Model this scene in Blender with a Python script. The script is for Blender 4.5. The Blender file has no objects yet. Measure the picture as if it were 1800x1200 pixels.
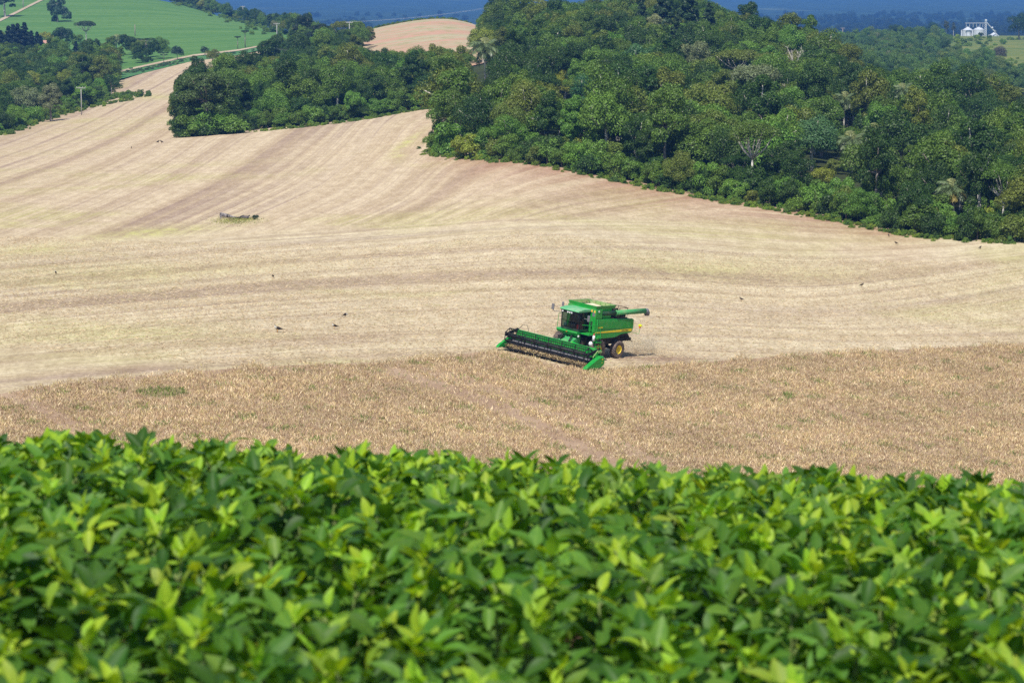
import bpy, bmesh, math, random
import numpy as np
from mathutils import Vector, Matrix

scene = bpy.context.scene
COL = scene.collection

# ------------------------------------------------------------------ camera, sky, sun, exposure
F = 4630.0                      # focal length in photo pixels (1800 wide)
PITCH = math.radians(8.2)
cam_d = bpy.data.cameras.new('camera')
cam = bpy.data.objects.new('camera', cam_d)
COL.objects.link(cam)
cam.location = (0, 0, 0)
cam.rotation_euler = (math.radians(90) - PITCH, 0, 0)
cam_d.sensor_width = 36.0
cam_d.lens = 36.0 * F / 1800.0
cam_d.clip_start = 0.2
cam_d.clip_end = 40000
cam_d.dof.use_dof = True
cam_d.dof.focus_distance = 205.0
cam_d.dof.aperture_fstop = (cam_d.lens / 1000.0) / 0.0145
scene.camera = cam

SUN_EL, SUN_AZ = math.radians(57), math.radians(196)   # azimuth clockwise from +Y: behind the camera, to the left
sun_dir = Vector((math.sin(SUN_AZ) * math.cos(SUN_EL), math.cos(SUN_AZ) * math.cos(SUN_EL), math.sin(SUN_EL)))
world = bpy.data.worlds.new('World')
scene.world = world
world.use_nodes = True
wn = world.node_tree
for n in list(wn.nodes):
    wn.nodes.remove(n)
sky = wn.nodes.new('ShaderNodeTexSky')
sky.sky_type = 'NISHITA'
sky.sun_disc = False
sky.sun_elevation = SUN_EL
sky.sun_rotation = SUN_AZ
sky.air_density = 1.0
sky.dust_density = 0.6
bg = wn.nodes.new('ShaderNodeBackground')
bg.inputs['Strength'].default_value = 0.10
wo = wn.nodes.new('ShaderNodeOutputWorld')
wn.links.new(sky.outputs[0], bg.inputs['Color'])
wn.links.new(bg.outputs[0], wo.inputs['Surface'])

sd = bpy.data.lights.new('sun', 'SUN')
sd.energy = 4.6
sd.angle = math.radians(0.53)
sd.color = (1.0, 0.955, 0.88)
sun = bpy.data.objects.new('sun', sd)
COL.objects.link(sun)
sun.rotation_euler = sun_dir.to_track_quat('Z', 'Y').to_euler()
sun.location = (0, -20, 60)

scene.view_settings.view_transform = 'Standard'
scene.view_settings.look = 'None'
scene.view_settings.exposure = 0.22
scene.view_settings.gamma = 1.0
scene.view_settings.use_curve_mapping = False
scene.render.engine = 'CYCLES'
scene.cycles.max_bounces = 8
scene.cycles.diffuse_bounces = 3
scene.cycles.transparent_max_bounces = 12
scene.cycles.volume_bounces = 0
scene.cycles.use_denoising = False

R = math.radians
rng = np.random.default_rng(7)
random.seed(7)

# ------------------------------------------------------------------ tags
def tag(o, label=None, cat=None, group=None, kind=None):
    if label: o['label'] = label
    if cat: o['category'] = cat
    if group: o['group'] = group
    if kind: o['kind'] = kind
    return o

def empty(name, loc=(0, 0, 0), rz=0.0, parent=None):
    o = bpy.data.objects.new(name, None)
    o.empty_display_size = 0.3
    o.location = loc
    o.rotation_euler = (0, 0, rz)
    COL.objects.link(o)
    if parent: o.parent = parent
    return o

def link(name, mesh, parent=None, loc=None, rot=None, scale=None):
    o = bpy.data.objects.new(name, mesh)
    COL.objects.link(o)
    if parent: o.parent = parent
    if loc is not None: o.location = loc
    if rot is not None: o.rotation_euler = rot
    if scale is not None: o.scale = scale
    return o

# ------------------------------------------------------------------ materials
class NT:
    def __init__(self, name):
        self.m = bpy.data.materials.new(name)
        self.m.use_nodes = True
        self.t = self.m.node_tree
        for n in list(self.t.nodes): self.t.nodes.remove(n)
        self.out = self.n('ShaderNodeOutputMaterial')
    def n(self, typ, **kw):
        nd = self.t.nodes.new(typ)
        for k, v in kw.items(): setattr(nd, k, v)
        return nd
    def l(self, a, b): self.t.links.new(a, b)
    def val(self, sock, v):
        if hasattr(v, 'is_linked') or isinstance(v, bpy.types.NodeSocket): self.l(v, sock)
        else: sock.default_value = v
    def noise(self, vec, scale, detail=4, rough=0.55, dist=0.0):
        nd = self.n('ShaderNodeTexNoise')
        if vec is not None: self.l(vec, nd.inputs['Vector'])
        nd.inputs['Scale'].default_value = scale
        nd.inputs['Detail'].default_value = detail
        nd.inputs['Roughness'].default_value = rough
        nd.inputs['Distortion'].default_value = dist
        return nd.outputs['Fac']
    def mapv(self, vec, scale=(1, 1, 1), loc=(0, 0, 0), rot=(0, 0, 0)):
        nd = self.n('ShaderNodeMapping')
        self.l(vec, nd.inputs['Vector'])
        nd.inputs['Scale'].default_value = scale
        nd.inputs['Location'].default_value = loc
        nd.inputs['Rotation'].default_value = rot
        return nd.outputs[0]
    def rmp(self, fac, lo, hi, a=0.0, b=1.0):
        nd = self.n('ShaderNodeMapRange')
        nd.interpolation_type = 'SMOOTHSTEP'
        self.l(fac, nd.inputs['Value'])
        for k, v in zip(('From Min', 'From Max', 'To Min', 'To Max'), (lo, hi, a, b)):
            nd.inputs[k].default_value = v
        return nd.outputs[0]
    def mix(self, fac, a, b, blend='MIX'):
        nd = self.n('ShaderNodeMix')
        nd.data_type = 'RGBA'
        nd.blend_type = blend
        self.val(nd.inputs[0], fac)
        self.val(nd.inputs[6], a if not isinstance(a, tuple) else (*a, 1)[:4])
        self.val(nd.inputs[7], b if not isinstance(b, tuple) else (*b, 1)[:4])
        return nd.outputs[2]
    def math(self, op, a, b=None, c=None):
        nd = self.n('ShaderNodeMath', operation=op)
        for i, v in enumerate((a, b, c)):
            if v is not None: self.val(nd.inputs[i], v)
        return nd.outputs[0]
    def pos(self):
        return self.n('ShaderNodeNewGeometry').outputs['Position']
    def obj(self):
        return self.n('ShaderNodeTexCoord').outputs['Object']
    def uv(self):
        return self.n('ShaderNodeTexCoord').outputs['UV']
    def attr(self, name, which='Color'):
        nd = self.n('ShaderNodeAttribute')
        nd.attribute_name = name
        return nd.outputs[which]
    def bump(self, h, strength=0.4, dist=0.1):
        nd = self.n('ShaderNodeBump')
        nd.inputs['Strength'].default_value = strength
        nd.inputs['Distance'].default_value = dist
        self.l(h, nd.inputs['Height'])
        return nd.outputs[0]
    def pbr(self, col, rough=0.8, spec=0.3, metal=0.0, normal=None):
        p = self.n('ShaderNodeBsdfPrincipled')
        self.val(p.inputs['Base Color'], (*col, 1)[:4] if isinstance(col, tuple) else col)
        self.val(p.inputs['Roughness'], rough)
        p.inputs['Specular IOR Level'].default_value = spec
        p.inputs['Metallic'].default_value = metal
        if normal is not None: self.l(normal, p.inputs['Normal'])
        self.p = p
        return p.outputs[0]
    def done(self, sh):
        self.l(sh, self.out.inputs['Surface'])
        return self.m

def paint(name, col, rough=0.45, spec=0.4, metal=0.0, wear=0.25, dust=(0.42, 0.34, 0.22), scale=2.0):
    """Painted or moulded surface with uneven dust on it."""
    t = NT(name)
    o = t.obj()
    n1 = t.noise(o, scale, 5, 0.65)
    n2 = t.noise(o, scale * 9, 3, 0.6)
    c = t.mix(t.math('MULTIPLY', t.rmp(n1, 0.42, 0.75), wear), col, dust)
    c = t.mix(t.math('MULTIPLY', t.rmp(n2, 0.5, 0.8), wear * 0.5), c, dust)
    r = t.rmp(n1, 0.3, 0.8, rough * 0.85, min(1.0, rough * 1.5))
    return t.done(t.pbr(c, r, spec, metal))

M = {}
M['green'] = paint('green_paint', (0.008, 0.31, 0.036), 0.32, 0.5, 0, 0.14)
M['green_dusty'] = paint('dusty_green_paint', (0.05, 0.32, 0.10), 0.6, 0.3, 0, 0.35)
M['roof'] = paint('dusty_roof', (0.10, 0.40, 0.17), 0.6, 0.3, 0, 0.6, (0.42, 0.46, 0.34))
M['green_inner'] = paint('chaff_covered_green', (0.20, 0.33, 0.11), 0.75, 0.2, 0, 0.55)
M['green_dark'] = paint('dark_green_paint', (0.004, 0.05, 0.02), 0.5, 0.3, 0, 0.15)
M['yellow'] = paint('yellow_paint', (0.86, 0.64, 0.025), 0.4, 0.4, 0, 0.1)
M['black'] = paint('black_steel', (0.010, 0.010, 0.013), 0.6, 0.3, 0, 0.08)
M['dark'] = paint('sooty_steel', (0.02, 0.018, 0.016), 0.8, 0.2, 0, 0.25)
M['tyre'] = paint('dusty_rubber', (0.09, 0.07, 0.062), 0.85, 0.2, 0, 0.75, (0.30, 0.21, 0.16), 3.0)
M['lug'] = paint('worn_rubber_lugs', (0.13, 0.11, 0.105), 0.8, 0.2, 0, 0.5, (0.36, 0.29, 0.24), 6.0)
M['white'] = paint('white_plastic', (0.8, 0.8, 0.78), 0.5, 0.4, 0, 0.1)
M['red'] = paint('red_plastic', (0.6, 0.05, 0.06), 0.5, 0.4, 0, 0.05)
M['amber'] = paint('amber_lens', (0.85, 0.55, 0.1), 0.3, 0.5, 0, 0.05)
M['lime'] = paint('yellow_lens', (0.75, 0.8, 0.03), 0.4, 0.4, 0, 0.05)
M['orange'] = paint('orange_plastic', (0.85, 0.2, 0.03), 0.5, 0.4, 0, 0.05)
M['grey'] = paint('grey_plastic', (0.16, 0.16, 0.18), 0.6, 0.3, 0, 0.2)
M['seat'] = paint('grey_cloth', (0.05, 0.06, 0.06), 0.9, 0.1, 0, 0.1)
M['jeans'] = paint('blue_denim', (0.02, 0.06, 0.13), 0.9, 0.1, 0, 0.1)
M['shirt'] = paint('teal_shirt', (0.10, 0.22, 0.24), 0.9, 0.1, 0, 0.05)
M['skin'] = paint('skin', (0.42, 0.22, 0.14), 0.6, 0.3, 0, 0.03)
M['hair'] = paint('dark_hair', (0.015, 0.01, 0.008), 0.8, 0.2, 0, 0.02)
M['concrete'] = paint('weathered_concrete', (0.40, 0.39, 0.37), 0.9, 0.2, 0, 0.3, (0.32, 0.3, 0.27), 1.0)
M['wood'] = paint('grey_timber', (0.30, 0.24, 0.2), 0.9, 0.2, 0, 0.4, (0.16, 0.12, 0.1), 1.0)
M['galv'] = paint('galvanised_sheet', (0.60, 0.63, 0.68), 0.5, 0.4, 0.2, 0.12, (0.5, 0.5, 0.5), 0.5)
M['rooftile'] = paint('red_roof_tile', (0.5, 0.27, 0.2), 0.85, 0.2, 0, 0.3, (0.3, 0.14, 0.1), 1.0)
M['wallpaint'] = paint('pale_house_wall', (0.62, 0.52, 0.46), 0.85, 0.2, 0, 0.2)
M['bird_dark'] = paint('brown_plumage', (0.035, 0.025, 0.022), 0.85, 0.2, 0, 0.1)
M['bird_pale'] = paint('pale_plumage', (0.6, 0.57, 0.52), 0.85, 0.2, 0, 0.1)
M['bird_leg'] = paint('yellow_leg', (0.5, 0.28, 0.08), 0.7, 0.2, 0, 0.1)
M['sack'] = paint('white_woven_sack', (0.8, 0.78, 0.74), 0.85, 0.2, 0, 0.15)

def glass_mat():
    t = NT('tinted_cab_glass')
    tr = t.n('ShaderNodeBsdfTransparent'); tr.inputs[0].default_value = (0.36, 0.46, 0.42, 1)
    gl = t.n('ShaderNodeBsdfGlossy'); gl.inputs['Roughness'].default_value = 0.05
    gl.inputs[0].default_value = (0.8, 0.9, 0.9, 1)
    lw = t.n('ShaderNodeLayerWeight'); lw.inputs['Blend'].default_value = 0.5
    mx = t.n('ShaderNodeMixShader')
    t.l(t.math('MULTIPLY_ADD', t.math('POWER', lw.outputs['Facing'], 4.0), 0.6, 0.04), mx.inputs[0]); t.l(tr.outputs[0], mx.inputs[1]); t.l(gl.outputs[0], mx.inputs[2])
    return t.done(mx.outputs[0])
M['glass'] = glass_mat()

def bark_mat(name, c1, c2):
    t = NT(name)
    v = t.mapv(t.obj(), (3, 3, 0.8))
    n = t.noise(v, 1.2, 5, 0.65)
    c = t.mix(t.rmp(n, 0.35, 0.65), c1, c2)
    return t.done(t.pbr(c, 0.9, 0.15, normal=t.bump(n, 0.5, 0.05)))
M['bark'] = bark_mat('grey_bark', (0.14, 0.115, 0.095), (0.34, 0.3, 0.26))
M['bark_pale'] = bark_mat('pale_bark', (0.4, 0.36, 0.3), (0.66, 0.62, 0.55))
M['bark_log'] = bark_mat('weathered_log', (0.05, 0.045, 0.045), (0.30, 0.27, 0.27))
M['rock'] = bark_mat('dark_charred_stump', (0.03, 0.028, 0.03), (0.14, 0.12, 0.12))

def leaf_mat(name, src, trans=0.28, spec=0.35, rough=0.5, vary=0.9, tcol=(1.5, 1.35, 0.5)):
    """Foliage: colour from the object's own colour or from a tint attribute, varied leaf by leaf."""
    t = NT(name)
    if src == 'object':
        c = t.n('ShaderNodeObjectInfo').outputs['Color']
    else:
        nd_ = t.n('ShaderNodeAttribute'); nd_.attribute_name = 'tint'; nd_.attribute_type = 'INSTANCER' if src == 'instancer' else 'GEOMETRY'
        c = nd_.outputs['Color']
    s = t.attr('leafvar', 'Fac')
    k = t.rmp(s, 0.0, 1.0, 1.0 - 0.5 * vary, 1.0 + 0.55 * vary)
    vm = t.n('ShaderNodeVectorMath', operation='SCALE')
    t.l(c, vm.inputs[0]); t.l(k, vm.inputs['Scale'])
    col = vm.outputs[0]
    sh = t.pbr(col, rough, spec)
    tr = t.n('ShaderNodeBsdfTranslucent')
    tm = t.mix(1.0, col, tcol, 'MULTIPLY')
    t.l(tm, tr.inputs[0])
    mx = t.n('ShaderNodeMixShader')
    mx.inputs[0].default_value = trans
    t.l(sh, mx.inputs[1]); t.l(tr.outputs[0], mx.inputs[2])
    return t.done(mx.outputs[0])
M['leaf'] = leaf_mat('tree_foliage', 'object', vary=0.6)
M['leaf_attr'] = leaf_mat('tree_foliage_mass', 'attr')
M['frond'] = leaf_mat('palm_fronds', 'object', 0.3, 0.5, 0.4)

def soy_mat(name, src):
    t = NT(name)
    c = t.n('ShaderNodeObjectInfo').outputs['Color'] if src == 'object' else t.attr('tint')
    uv = t.uv()
    sep = t.n('ShaderNodeSeparateXYZ'); t.l(uv, sep.inputs[0])
    x, y = sep.outputs[0], sep.outputs[1]
    ax = t.math('ABSOLUTE', x)
    mid = t.rmp(ax, 0.0, 0.07, 1.0, 0.0)
    ph = t.math('SINE', t.math('MULTIPLY', t.math('SUBTRACT', y, t.math('MULTIPLY', ax, 0.45)), 50.0))
    vein = t.math('MULTIPLY', t.rmp(ph, 0.86, 1.0), 0.5)
    vv = t.math('MAXIMUM', t.math('MULTIPLY', mid, 0.7), vein)
    n = t.noise(t.obj(), 45, 3, 0.6)
    c2 = t.mix(t.rmp(n, 0.3, 0.75, 0.0, 0.45), c, t.mix(1.0, c, (1.5, 1.25, 0.9), 'MULTIPLY'))
    c3 = t.mix(t.math('MULTIPLY', vv, 0.4), c2, t.mix(1.0, c2, (2.2, 1.7, 1.6), 'MULTIPLY'))
    sh = t.pbr(c3, 0.5, 0.27, normal=t.bump(vv, 0.25, 0.002))
    tr = t.n('ShaderNodeBsdfTranslucent')
    t.l(t.mix(1.0, c3, (1.9, 1.75, 0.4), 'MULTIPLY'), tr.inputs[0])
    mx = t.n('ShaderNodeMixShader'); mx.inputs[0].default_value = 0.38
    t.l(sh, mx.inputs[1]); t.l(tr.outputs[0], mx.inputs[2])
    return t.done(mx.outputs[0])
M['soy'] = soy_mat('soybean_leaf', 'object')
M['soy_attr'] = soy_mat('soybean_leaf_mass', 'attr')
M['soy_stem'] = paint('soybean_stem', (0.16, 0.22, 0.06), 0.7, 0.3, 0, 0.2)

# ground materials ---------------------------------------------------------------
def stubble_mat():
    t = NT('harvested_stubble')
    p = t.pos()
    u1 = t.attr('rows_low', 'Vector'); u2 = t.attr('rows_high', 'Vector')
    sel = t.attr('upper', 'Fac')
    def both(sc, *a):
        n1 = t.noise(t.mapv(u1, sc), 1.0, *a); n2 = t.noise(t.mapv(u2, sc, (31, 17, 0)), 1.0, *a)
        return t.math('ADD', t.math('MULTIPLY', n1, t.math('SUBTRACT', 1.0, sel)), t.math('MULTIPLY', n2, sel))
    s_wide = both((0.045, 1.1, 1), 3, 0.55, 0.5)       # header passes
    s_mid = both((0.09, 3.4, 1), 4, 0.62, 0.4)
    s_fine = both((0.22, 17.0, 1), 4, 0.65, 0.2)       # rows
    patch = t.noise(p, 0.012, 3, 0.55, 0.6)
    gpatch = t.noise(p, 0.02, 4, 0.6, 0.8)
    grain = t.noise(t.mapv(p, (1.0, 0.45, 1.0)), 2.6, 4, 0.8)
    g2 = t.noise(t.mapv(p, (1.0, 0.35, 1.0)), 0.55, 4, 0.7)
    straw, pale, soil, green = (0.535, 0.432, 0.272), (0.62, 0.523, 0.345), (0.315, 0.230, 0.180), (0.46, 0.445, 0.165)
    c = t.mix(t.rmp(s_wide, 0.36, 0.62), t.mix(1.0, straw, (0.93, 0.92, 0.92), 'MULTIPLY'), pale)
    soilf = t.math('MULTIPLY', t.rmp(s_mid, 0.47, 0.72), t.rmp(patch, 0.30, 0.62, 0.18, 0.85))
    c = t.mix(soilf, c, soil)
    c = t.mix(t.rmp(s_wide, 0.46, 0.30, 0.0, 0.42), c, soil)
    c = t.mix(t.math('MULTIPLY', t.math('MULTIPLY', t.rmp(s_fine, 0.48, 0.66, 0.0, 0.72), t.math('SUBTRACT', 1.0, t.math('MULTIPLY', sel, 0.42))), t.rmp(g2, 0.35, 0.6, 0.3, 1.0)), c, soil)
    c = t.mix(t.math('MULTIPLY', t.rmp(gpatch, 0.48, 0.68), t.rmp(s_fine, 0.42, 0.60, 0.10, 0.65)), c, green)
    redf = t.attr('headland', 'Fac')
    c = t.mix(t.math('MULTIPLY', redf, t.rmp(s_mid, 0.3, 0.6, 0.30, 0.75)), c, (0.37, 0.20, 0.125))
    c = t.mix(t.math('MULTIPLY', sel, 0.8), c, t.mix(1.0, c, (0.95, 0.90, 0.915), 'MULTIPLY'))
    bare = t.attr('bare', 'Fac')
    c = t.mix(t.math('MULTIPLY', bare, t.rmp(s_fine, 0.3, 0.65, 0.55, 1.0)), c, (0.27, 0.175, 0.125))
    c = t.mix(t.math('MULTIPLY', t.attr('greening', 'Fac'), t.rmp(g2, 0.35, 0.65, 0.2, 0.9)), c, (0.46, 0.46, 0.13))
    c = t.mix(t.rmp(g2, 0.34, 0.66), t.mix(1.0, c, (0.86, 0.84, 0.82), 'MULTIPLY'), t.mix(1.0, c, (1.08, 1.09, 1.10), 'MULTIPLY'))
    c = t.mix(t.rmp(grain, 0.32, 0.70), t.mix(1.0, c, (0.82, 0.80, 0.79), 'MULTIPLY'), t.mix(1.0, c, (1.13, 1.14, 1.15), 'MULTIPLY'))
    return t.done(t.pbr(c, 0.95, 0.1, normal=t.bump(grain, 0.6, 0.12)))
def plain_ground(name, c1, c2, c3, s1, s2, bump=0.3, sx=(1, 1, 1)):
    t = NT(name)
    p = t.pos()
    a = t.noise(t.mapv(p, sx), s1, 4, 0.6, 0.4)
    b = t.noise(p, s2, 4, 0.7)
    c = t.mix(t.rmp(a, 0.36, 0.64), c1, c2)
    c = t.mix(t.rmp(b, 0.45, 0.72, 0, 0.8), c, c3)
    return t.done(t.pbr(c, 0.95, 0.1, normal=t.bump(b, bump, 0.3)))
M['stubble'] = stubble_mat()
M['soil'] = plain_ground('dark_soil', (0.07, 0.04, 0.03), (0.11, 0.065, 0.045), (0.05, 0.035, 0.03), 0.8, 9)
M['cropsoil'] = plain_ground('litter_covered_soil', (0.34, 0.23, 0.15), (0.42, 0.30, 0.20), (0.25, 0.16, 0.11), 0.15, 3.0)
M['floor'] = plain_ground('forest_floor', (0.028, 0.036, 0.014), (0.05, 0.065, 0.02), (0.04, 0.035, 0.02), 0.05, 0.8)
M['greenfield'] = plain_ground('young_green_crop', (0.084, 0.190, 0.045), (0.122, 0.228, 0.058), (0.060, 0.142, 0.036), 0.05, 0.35, 0.4, (0.25, 1.2, 1))
M['greenstrip'] = plain_ground('tall_green_strip', (0.06, 0.17, 0.05), (0.10, 0.21, 0.08), (0.05, 0.14, 0.04), 0.03, 0.5)
M['weedgrass'] = plain_ground('bright_pasture', (0.12, 0.17, 0.04), (0.20, 0.21, 0.05), (0.07, 0.12, 0.035), 0.04, 0.3)
M['redsoil'] = plain_ground('red_ploughed_soil', (0.50, 0.29, 0.20), (0.43, 0.37, 0.23), (0.26, 0.27, 0.11), 0.045, 0.2, 0.3, (0.4, 1.4, 1))
M['road'] = plain_ground('dirt_track', (0.50, 0.40, 0.29), (0.44, 0.34, 0.23), (0.33, 0.30, 0.14), 0.08, 1.0)

def far_mat():
    t = NT('distant_wooded_country')
    p = t.pos()
    a = t.noise(t.mapv(p, (1, 0.5, 1)), 0.0016, 5, 0.65, 0.5)
    b = t.noise(p, 0.02, 5, 0.7)
    c = t.mix(t.rmp(b, 0.38, 0.66), (0.018, 0.035, 0.016), (0.05, 0.085, 0.03))
    c = t.mix(t.rmp(a, 0.60, 0.68, 0, 0.75), c, (0.13, 0.16, 0.06))
    return t.done(t.pbr(c, 0.95, 0.1, normal=t.bump(b, 1.0, 15.0)))
M['far'] = far_mat()

# ------------------------------------------------------------------ terrain: slope t = z / y over (a = x / y, ln y)
cP, sP = math.cos(PITCH), math.sin(PITCH)
def pix_at(px, py):
    u, v = (px - 900.0) / F, (600.0 - py) / F
    den = cP + v * sP
    return u / den, (v * cP - sP) / den
def at_pix(a, t):
    v = (t * cP + sP) / (cP - t * sP)
    return 900.0 + a * (cP + v * sP) * F, 600.0 - v * F

FAR = [(3000, 80), (4800, 44), (9000, -6), (14000, -42), (21000, -56)]
CT = {
 -900: [(150,790),(208,535),(260,440),(340,365),(450,300),(650,240),(800,205),(1000,150),(1300,60),(1700,-20),(2300,10)] + FAR,
    0: [(150,820),(208,562),(260,465),(330,385),(430,310),(600,238),(720,206),(850,172),(1000,120),(1150,76),(1350,27),(1600,-22),(1900,-35),(2300,20)] + FAR,
  315: [(150,845),(208,588),(250,505),(310,415),(400,322),(480,266),(540,237),(640,196),(800,150),(950,110),(1100,78),(1350,28),(1550,-6),(1800,10),(2300,70)] + FAR,
  480: [(150,858),(208,600),(250,512),(310,415),(400,320),(480,258),(550,222),(640,188),(800,138),(950,92),(1100,68),(1250,50),(1400,45),(1700,85),(2300,100)] + FAR,
  600: [(150,870),(208,613),(250,520),(310,415),(390,325),(470,258),(550,213),(640,180),(750,145),(900,95),(1000,70),(1100,52),(1200,66),(1500,110),(2300,110)] + FAR,
  760: [(150,885),(208,628),(250,527),(310,412),(390,316),(470,243),(520,213),(560,193),(680,145),(800,98),(900,70),(960,46),(1030,22),(1180,50),(1400,90),(1600,110),(2300,105)] + FAR,
  845: [(150,894),(208,633),(240,535),(306,405),(370,325),(410,280),(470,232),(530,190),(580,168),(660,130),(760,95),(860,78),(960,40),(1030,10),(1180,40),(1500,120),(2300,105)] + FAR,
  900: [(150,900),(170,805),(208,636),(235,543),(262,473),(302,398),(350,333),(390,285),(470,222),(560,165),(650,118),(750,72),(830,66),(1000,95),(1500,120),(2300,105)] + FAR,
 1200: [(150,925),(208,670),(250,548),(300,440),(340,380),(370,345),(430,290),(520,212),(620,138),(720,78),(800,56),(950,85),(1500,120),(2300,100)] + FAR,
 1450: [(150,950),(208,698),(250,565),(300,450),(330,405),(347,385),(400,325),(480,245),(560,185),(640,135),(720,100),(800,105),(1000,130),(1200,95),(1500,80),(2000,100)] + FAR,
 1620: [(150,968),(208,718),(250,582),(290,482),(320,424),(400,342),(480,272),(560,220),(640,190),(750,182),(900,155),(1100,120),(1300,88),(1500,66),(1900,62),(2300,90)] + FAR,
 1800: [(150,988),(208,738),(250,598),(290,484),(313,430),(380,365),(460,292),(560,232),(660,205),(800,180),(1000,140),(1200,108),(1500,76),(1900,62),(2300,90)] + FAR,
 2700: [(150,1040),(208,790),(250,650),(300,510),(340,440),(400,370),(500,280),(600,230),(800,170),(1000,130),(1300,90),(1700,60),(2300,85)] + FAR,
}
PXS = np.arange(-900, 2701, 10.0)
NY = 770
LY = np.linspace(math.log(2.0), math.log(21000.0), NY)
YS = np.exp(LY)

def hill_z(a, Y):
    """Soil of the soybean hill that the camera stands on."""
    z = np.where(Y < 6, -1.675, np.where(Y < 18, -1.675 - 0.03 * (Y - 6) - 0.0112 * (Y - 6) ** 2,
                                         -1.675 - 0.36 - 1.6128 - 0.2988 * (Y - 18)))
    z = z - 0.049 * a * np.minimum(Y, 30.0)
    return z - 0.70 * np.clip((60 - Y) / 30.0, 0, 1)

def smooth(A, sig, axis):
    k = int(sig * 3)
    w = np.exp(-0.5 * (np.arange(-k, k + 1) / sig) ** 2); w /= w.sum()
    pad = [(0, 0), (0, 0)]; pad[axis] = (k, k)
    B = np.pad(A, pad, mode='edge')
    return np.apply_along_axis(lambda m: np.convolve(m, w, mode='valid'), axis, B)

keys = sorted(CT)
cols = []
for k in keys:
    ys = np.log([p[0] for p in CT[k]])
    ts = np.array([pix_at(k, p[1])[1] for p in CT[k]])
    cols.append(np.interp(LY, ys, ts))
cols = np.array(cols)
T = np.zeros((len(PXS), NY))
for j in range(NY):
    T[:, j] = np.interp(PXS, keys, cols[:, j])
T = smooth(smooth(T, 3.5, 1), 6.0, 0)
AS = (PXS - 900.0) / F / 0.998
hz = hill_z(AS[:, None], YS[None, :]) / YS[None, :]
w = np.clip((LY - math.log(95)) / (math.log(150) - math.log(95)), 0, 1)
w = w * w * (3 - 2 * w)
T = hz * (1 - w) + T * w

def Tat(a, Y):
    fa = np.clip((np.asarray(a, float) - AS[0]) / (AS[1] - AS[0]), 0, len(AS) - 1.001)
    fy = np.clip((np.log(np.maximum(Y, 2.01)) - LY[0]) / (LY[1] - LY[0]), 0, NY - 1.001)
    i = fa.astype(int); j = fy.astype(int)
    u = fa - i; v = fy - j
    return (T[i, j] * (1 - u) * (1 - v) + T[i + 1, j] * u * (1 - v) + T[i, j + 1] * (1 - u) * v + T[i + 1, j + 1] * u * v)
def Zat(x, y):
    x = np.asarray(x, float); y = np.asarray(y, float)
    return Tat(x / y, y) * y
def zat(x, y): return float(Zat(x, y))

YD = np.exp(np.linspace(math.log(100), math.log(20500), 7000))
def hit(px, py, ymin=100.0, ymax=2300.0):
    """World point of the ground seen along a sight line (the crest below it if the line passes over)."""
    a, t = pix_at(px, py)
    sel = YD[(YD >= ymin) & (YD <= ymax)]
    tt = Tat(np.full_like(sel, a), sel)
    ok = np.where(tt >= t)[0]
    i = ok[0] if len(ok) else int(np.argmax(tt))
    Y = sel[i]
    return Vector((a * Y, Y, float(tt[i]) * Y))
def ay(px, py, ymin=100.0, ymax=2300.0):
    p = hit(px, py, ymin, ymax)
    return p.x / p.y, p.y
MAXT = np.maximum.accumulate(T, axis=1)          # running horizon
def hidden(a, Y, h):
    fa = np.clip((a - AS[0]) / (AS[1] - AS[0]), 0, len(AS) - 1).astype(int)
    fy = np.clip((np.log(Y * 0.985) - LY[0]) / (LY[1] - LY[0]), 0, NY - 1).astype(int)
    return Tat(a, Y) + h / Y < MAXT[fa, fy]

# ------------------------------------------------------------------ numpy mesh helper
def np_mesh(name, V, Fq, mats, matidx=None, smooth_shade=False, uv=None, fattr=None, vcol=None, pattr=None, pvec=None):
    V = np.asarray(V, np.float32); Fq = np.asarray(Fq, np.int32)
    k = Fq.shape[1]
    me = bpy.data.meshes.new(name)
    me.vertices.add(len(V)); me.vertices.foreach_set('co', V.ravel())
    me.loops.add(Fq.size); me.loops.foreach_set('vertex_index', Fq.ravel())
    me.polygons.add(len(Fq))
    me.polygons.foreach_set('loop_start', np.arange(0, Fq.size, k, dtype=np.int32))
    if matidx is not None: me.polygons.foreach_set('material_index', np.asarray(matidx, np.int32))
    if smooth_shade: me.polygons.foreach_set('use_smooth', np.ones(len(Fq), bool))
    for m in (mats if isinstance(mats, (list, tuple)) else [mats]): me.materials.append(m)
    if uv is not None:
        l = me.uv_layers.new(name='UVMap')
        l.data.foreach_set('uv', np.asarray(uv, np.float32)[Fq.ravel()].ravel())
    for nm, d in (fattr or {}).items():
        a = me.attributes.new(nm, 'FLOAT', 'FACE'); a.data.foreach_set('value', np.asarray(d, np.float32))
    for nm, d in (pattr or {}).items():
        a = me.attributes.new(nm, 'FLOAT', 'POINT'); a.data.foreach_set('value', np.asarray(d, np.float32))
    for nm, d in (pvec or {}).items():
        a = me.attributes.new(nm, 'FLOAT_VECTOR', 'POINT'); a.data.foreach_set('vector', np.asarray(d, np.float32).ravel())
    if vcol is not None:
        a = me.attributes.new('tint', 'FLOAT_COLOR', 'POINT')
        c = np.ones((len(V), 4), np.float32); c[:, :3] = vcol
        a.data.foreach_set('color', c.ravel())
    me.update(calc_edges=True)
    me.validate()
    return me

def grid_faces(nr, nc):
    i, j = np.meshgrid(np.arange(nr - 1), np.arange(nc - 1), indexing='ij')
    b = (i * nc + j).ravel()
    return np.stack([b, b + nc, b + nc + 1, b + 1], 1)

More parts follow.
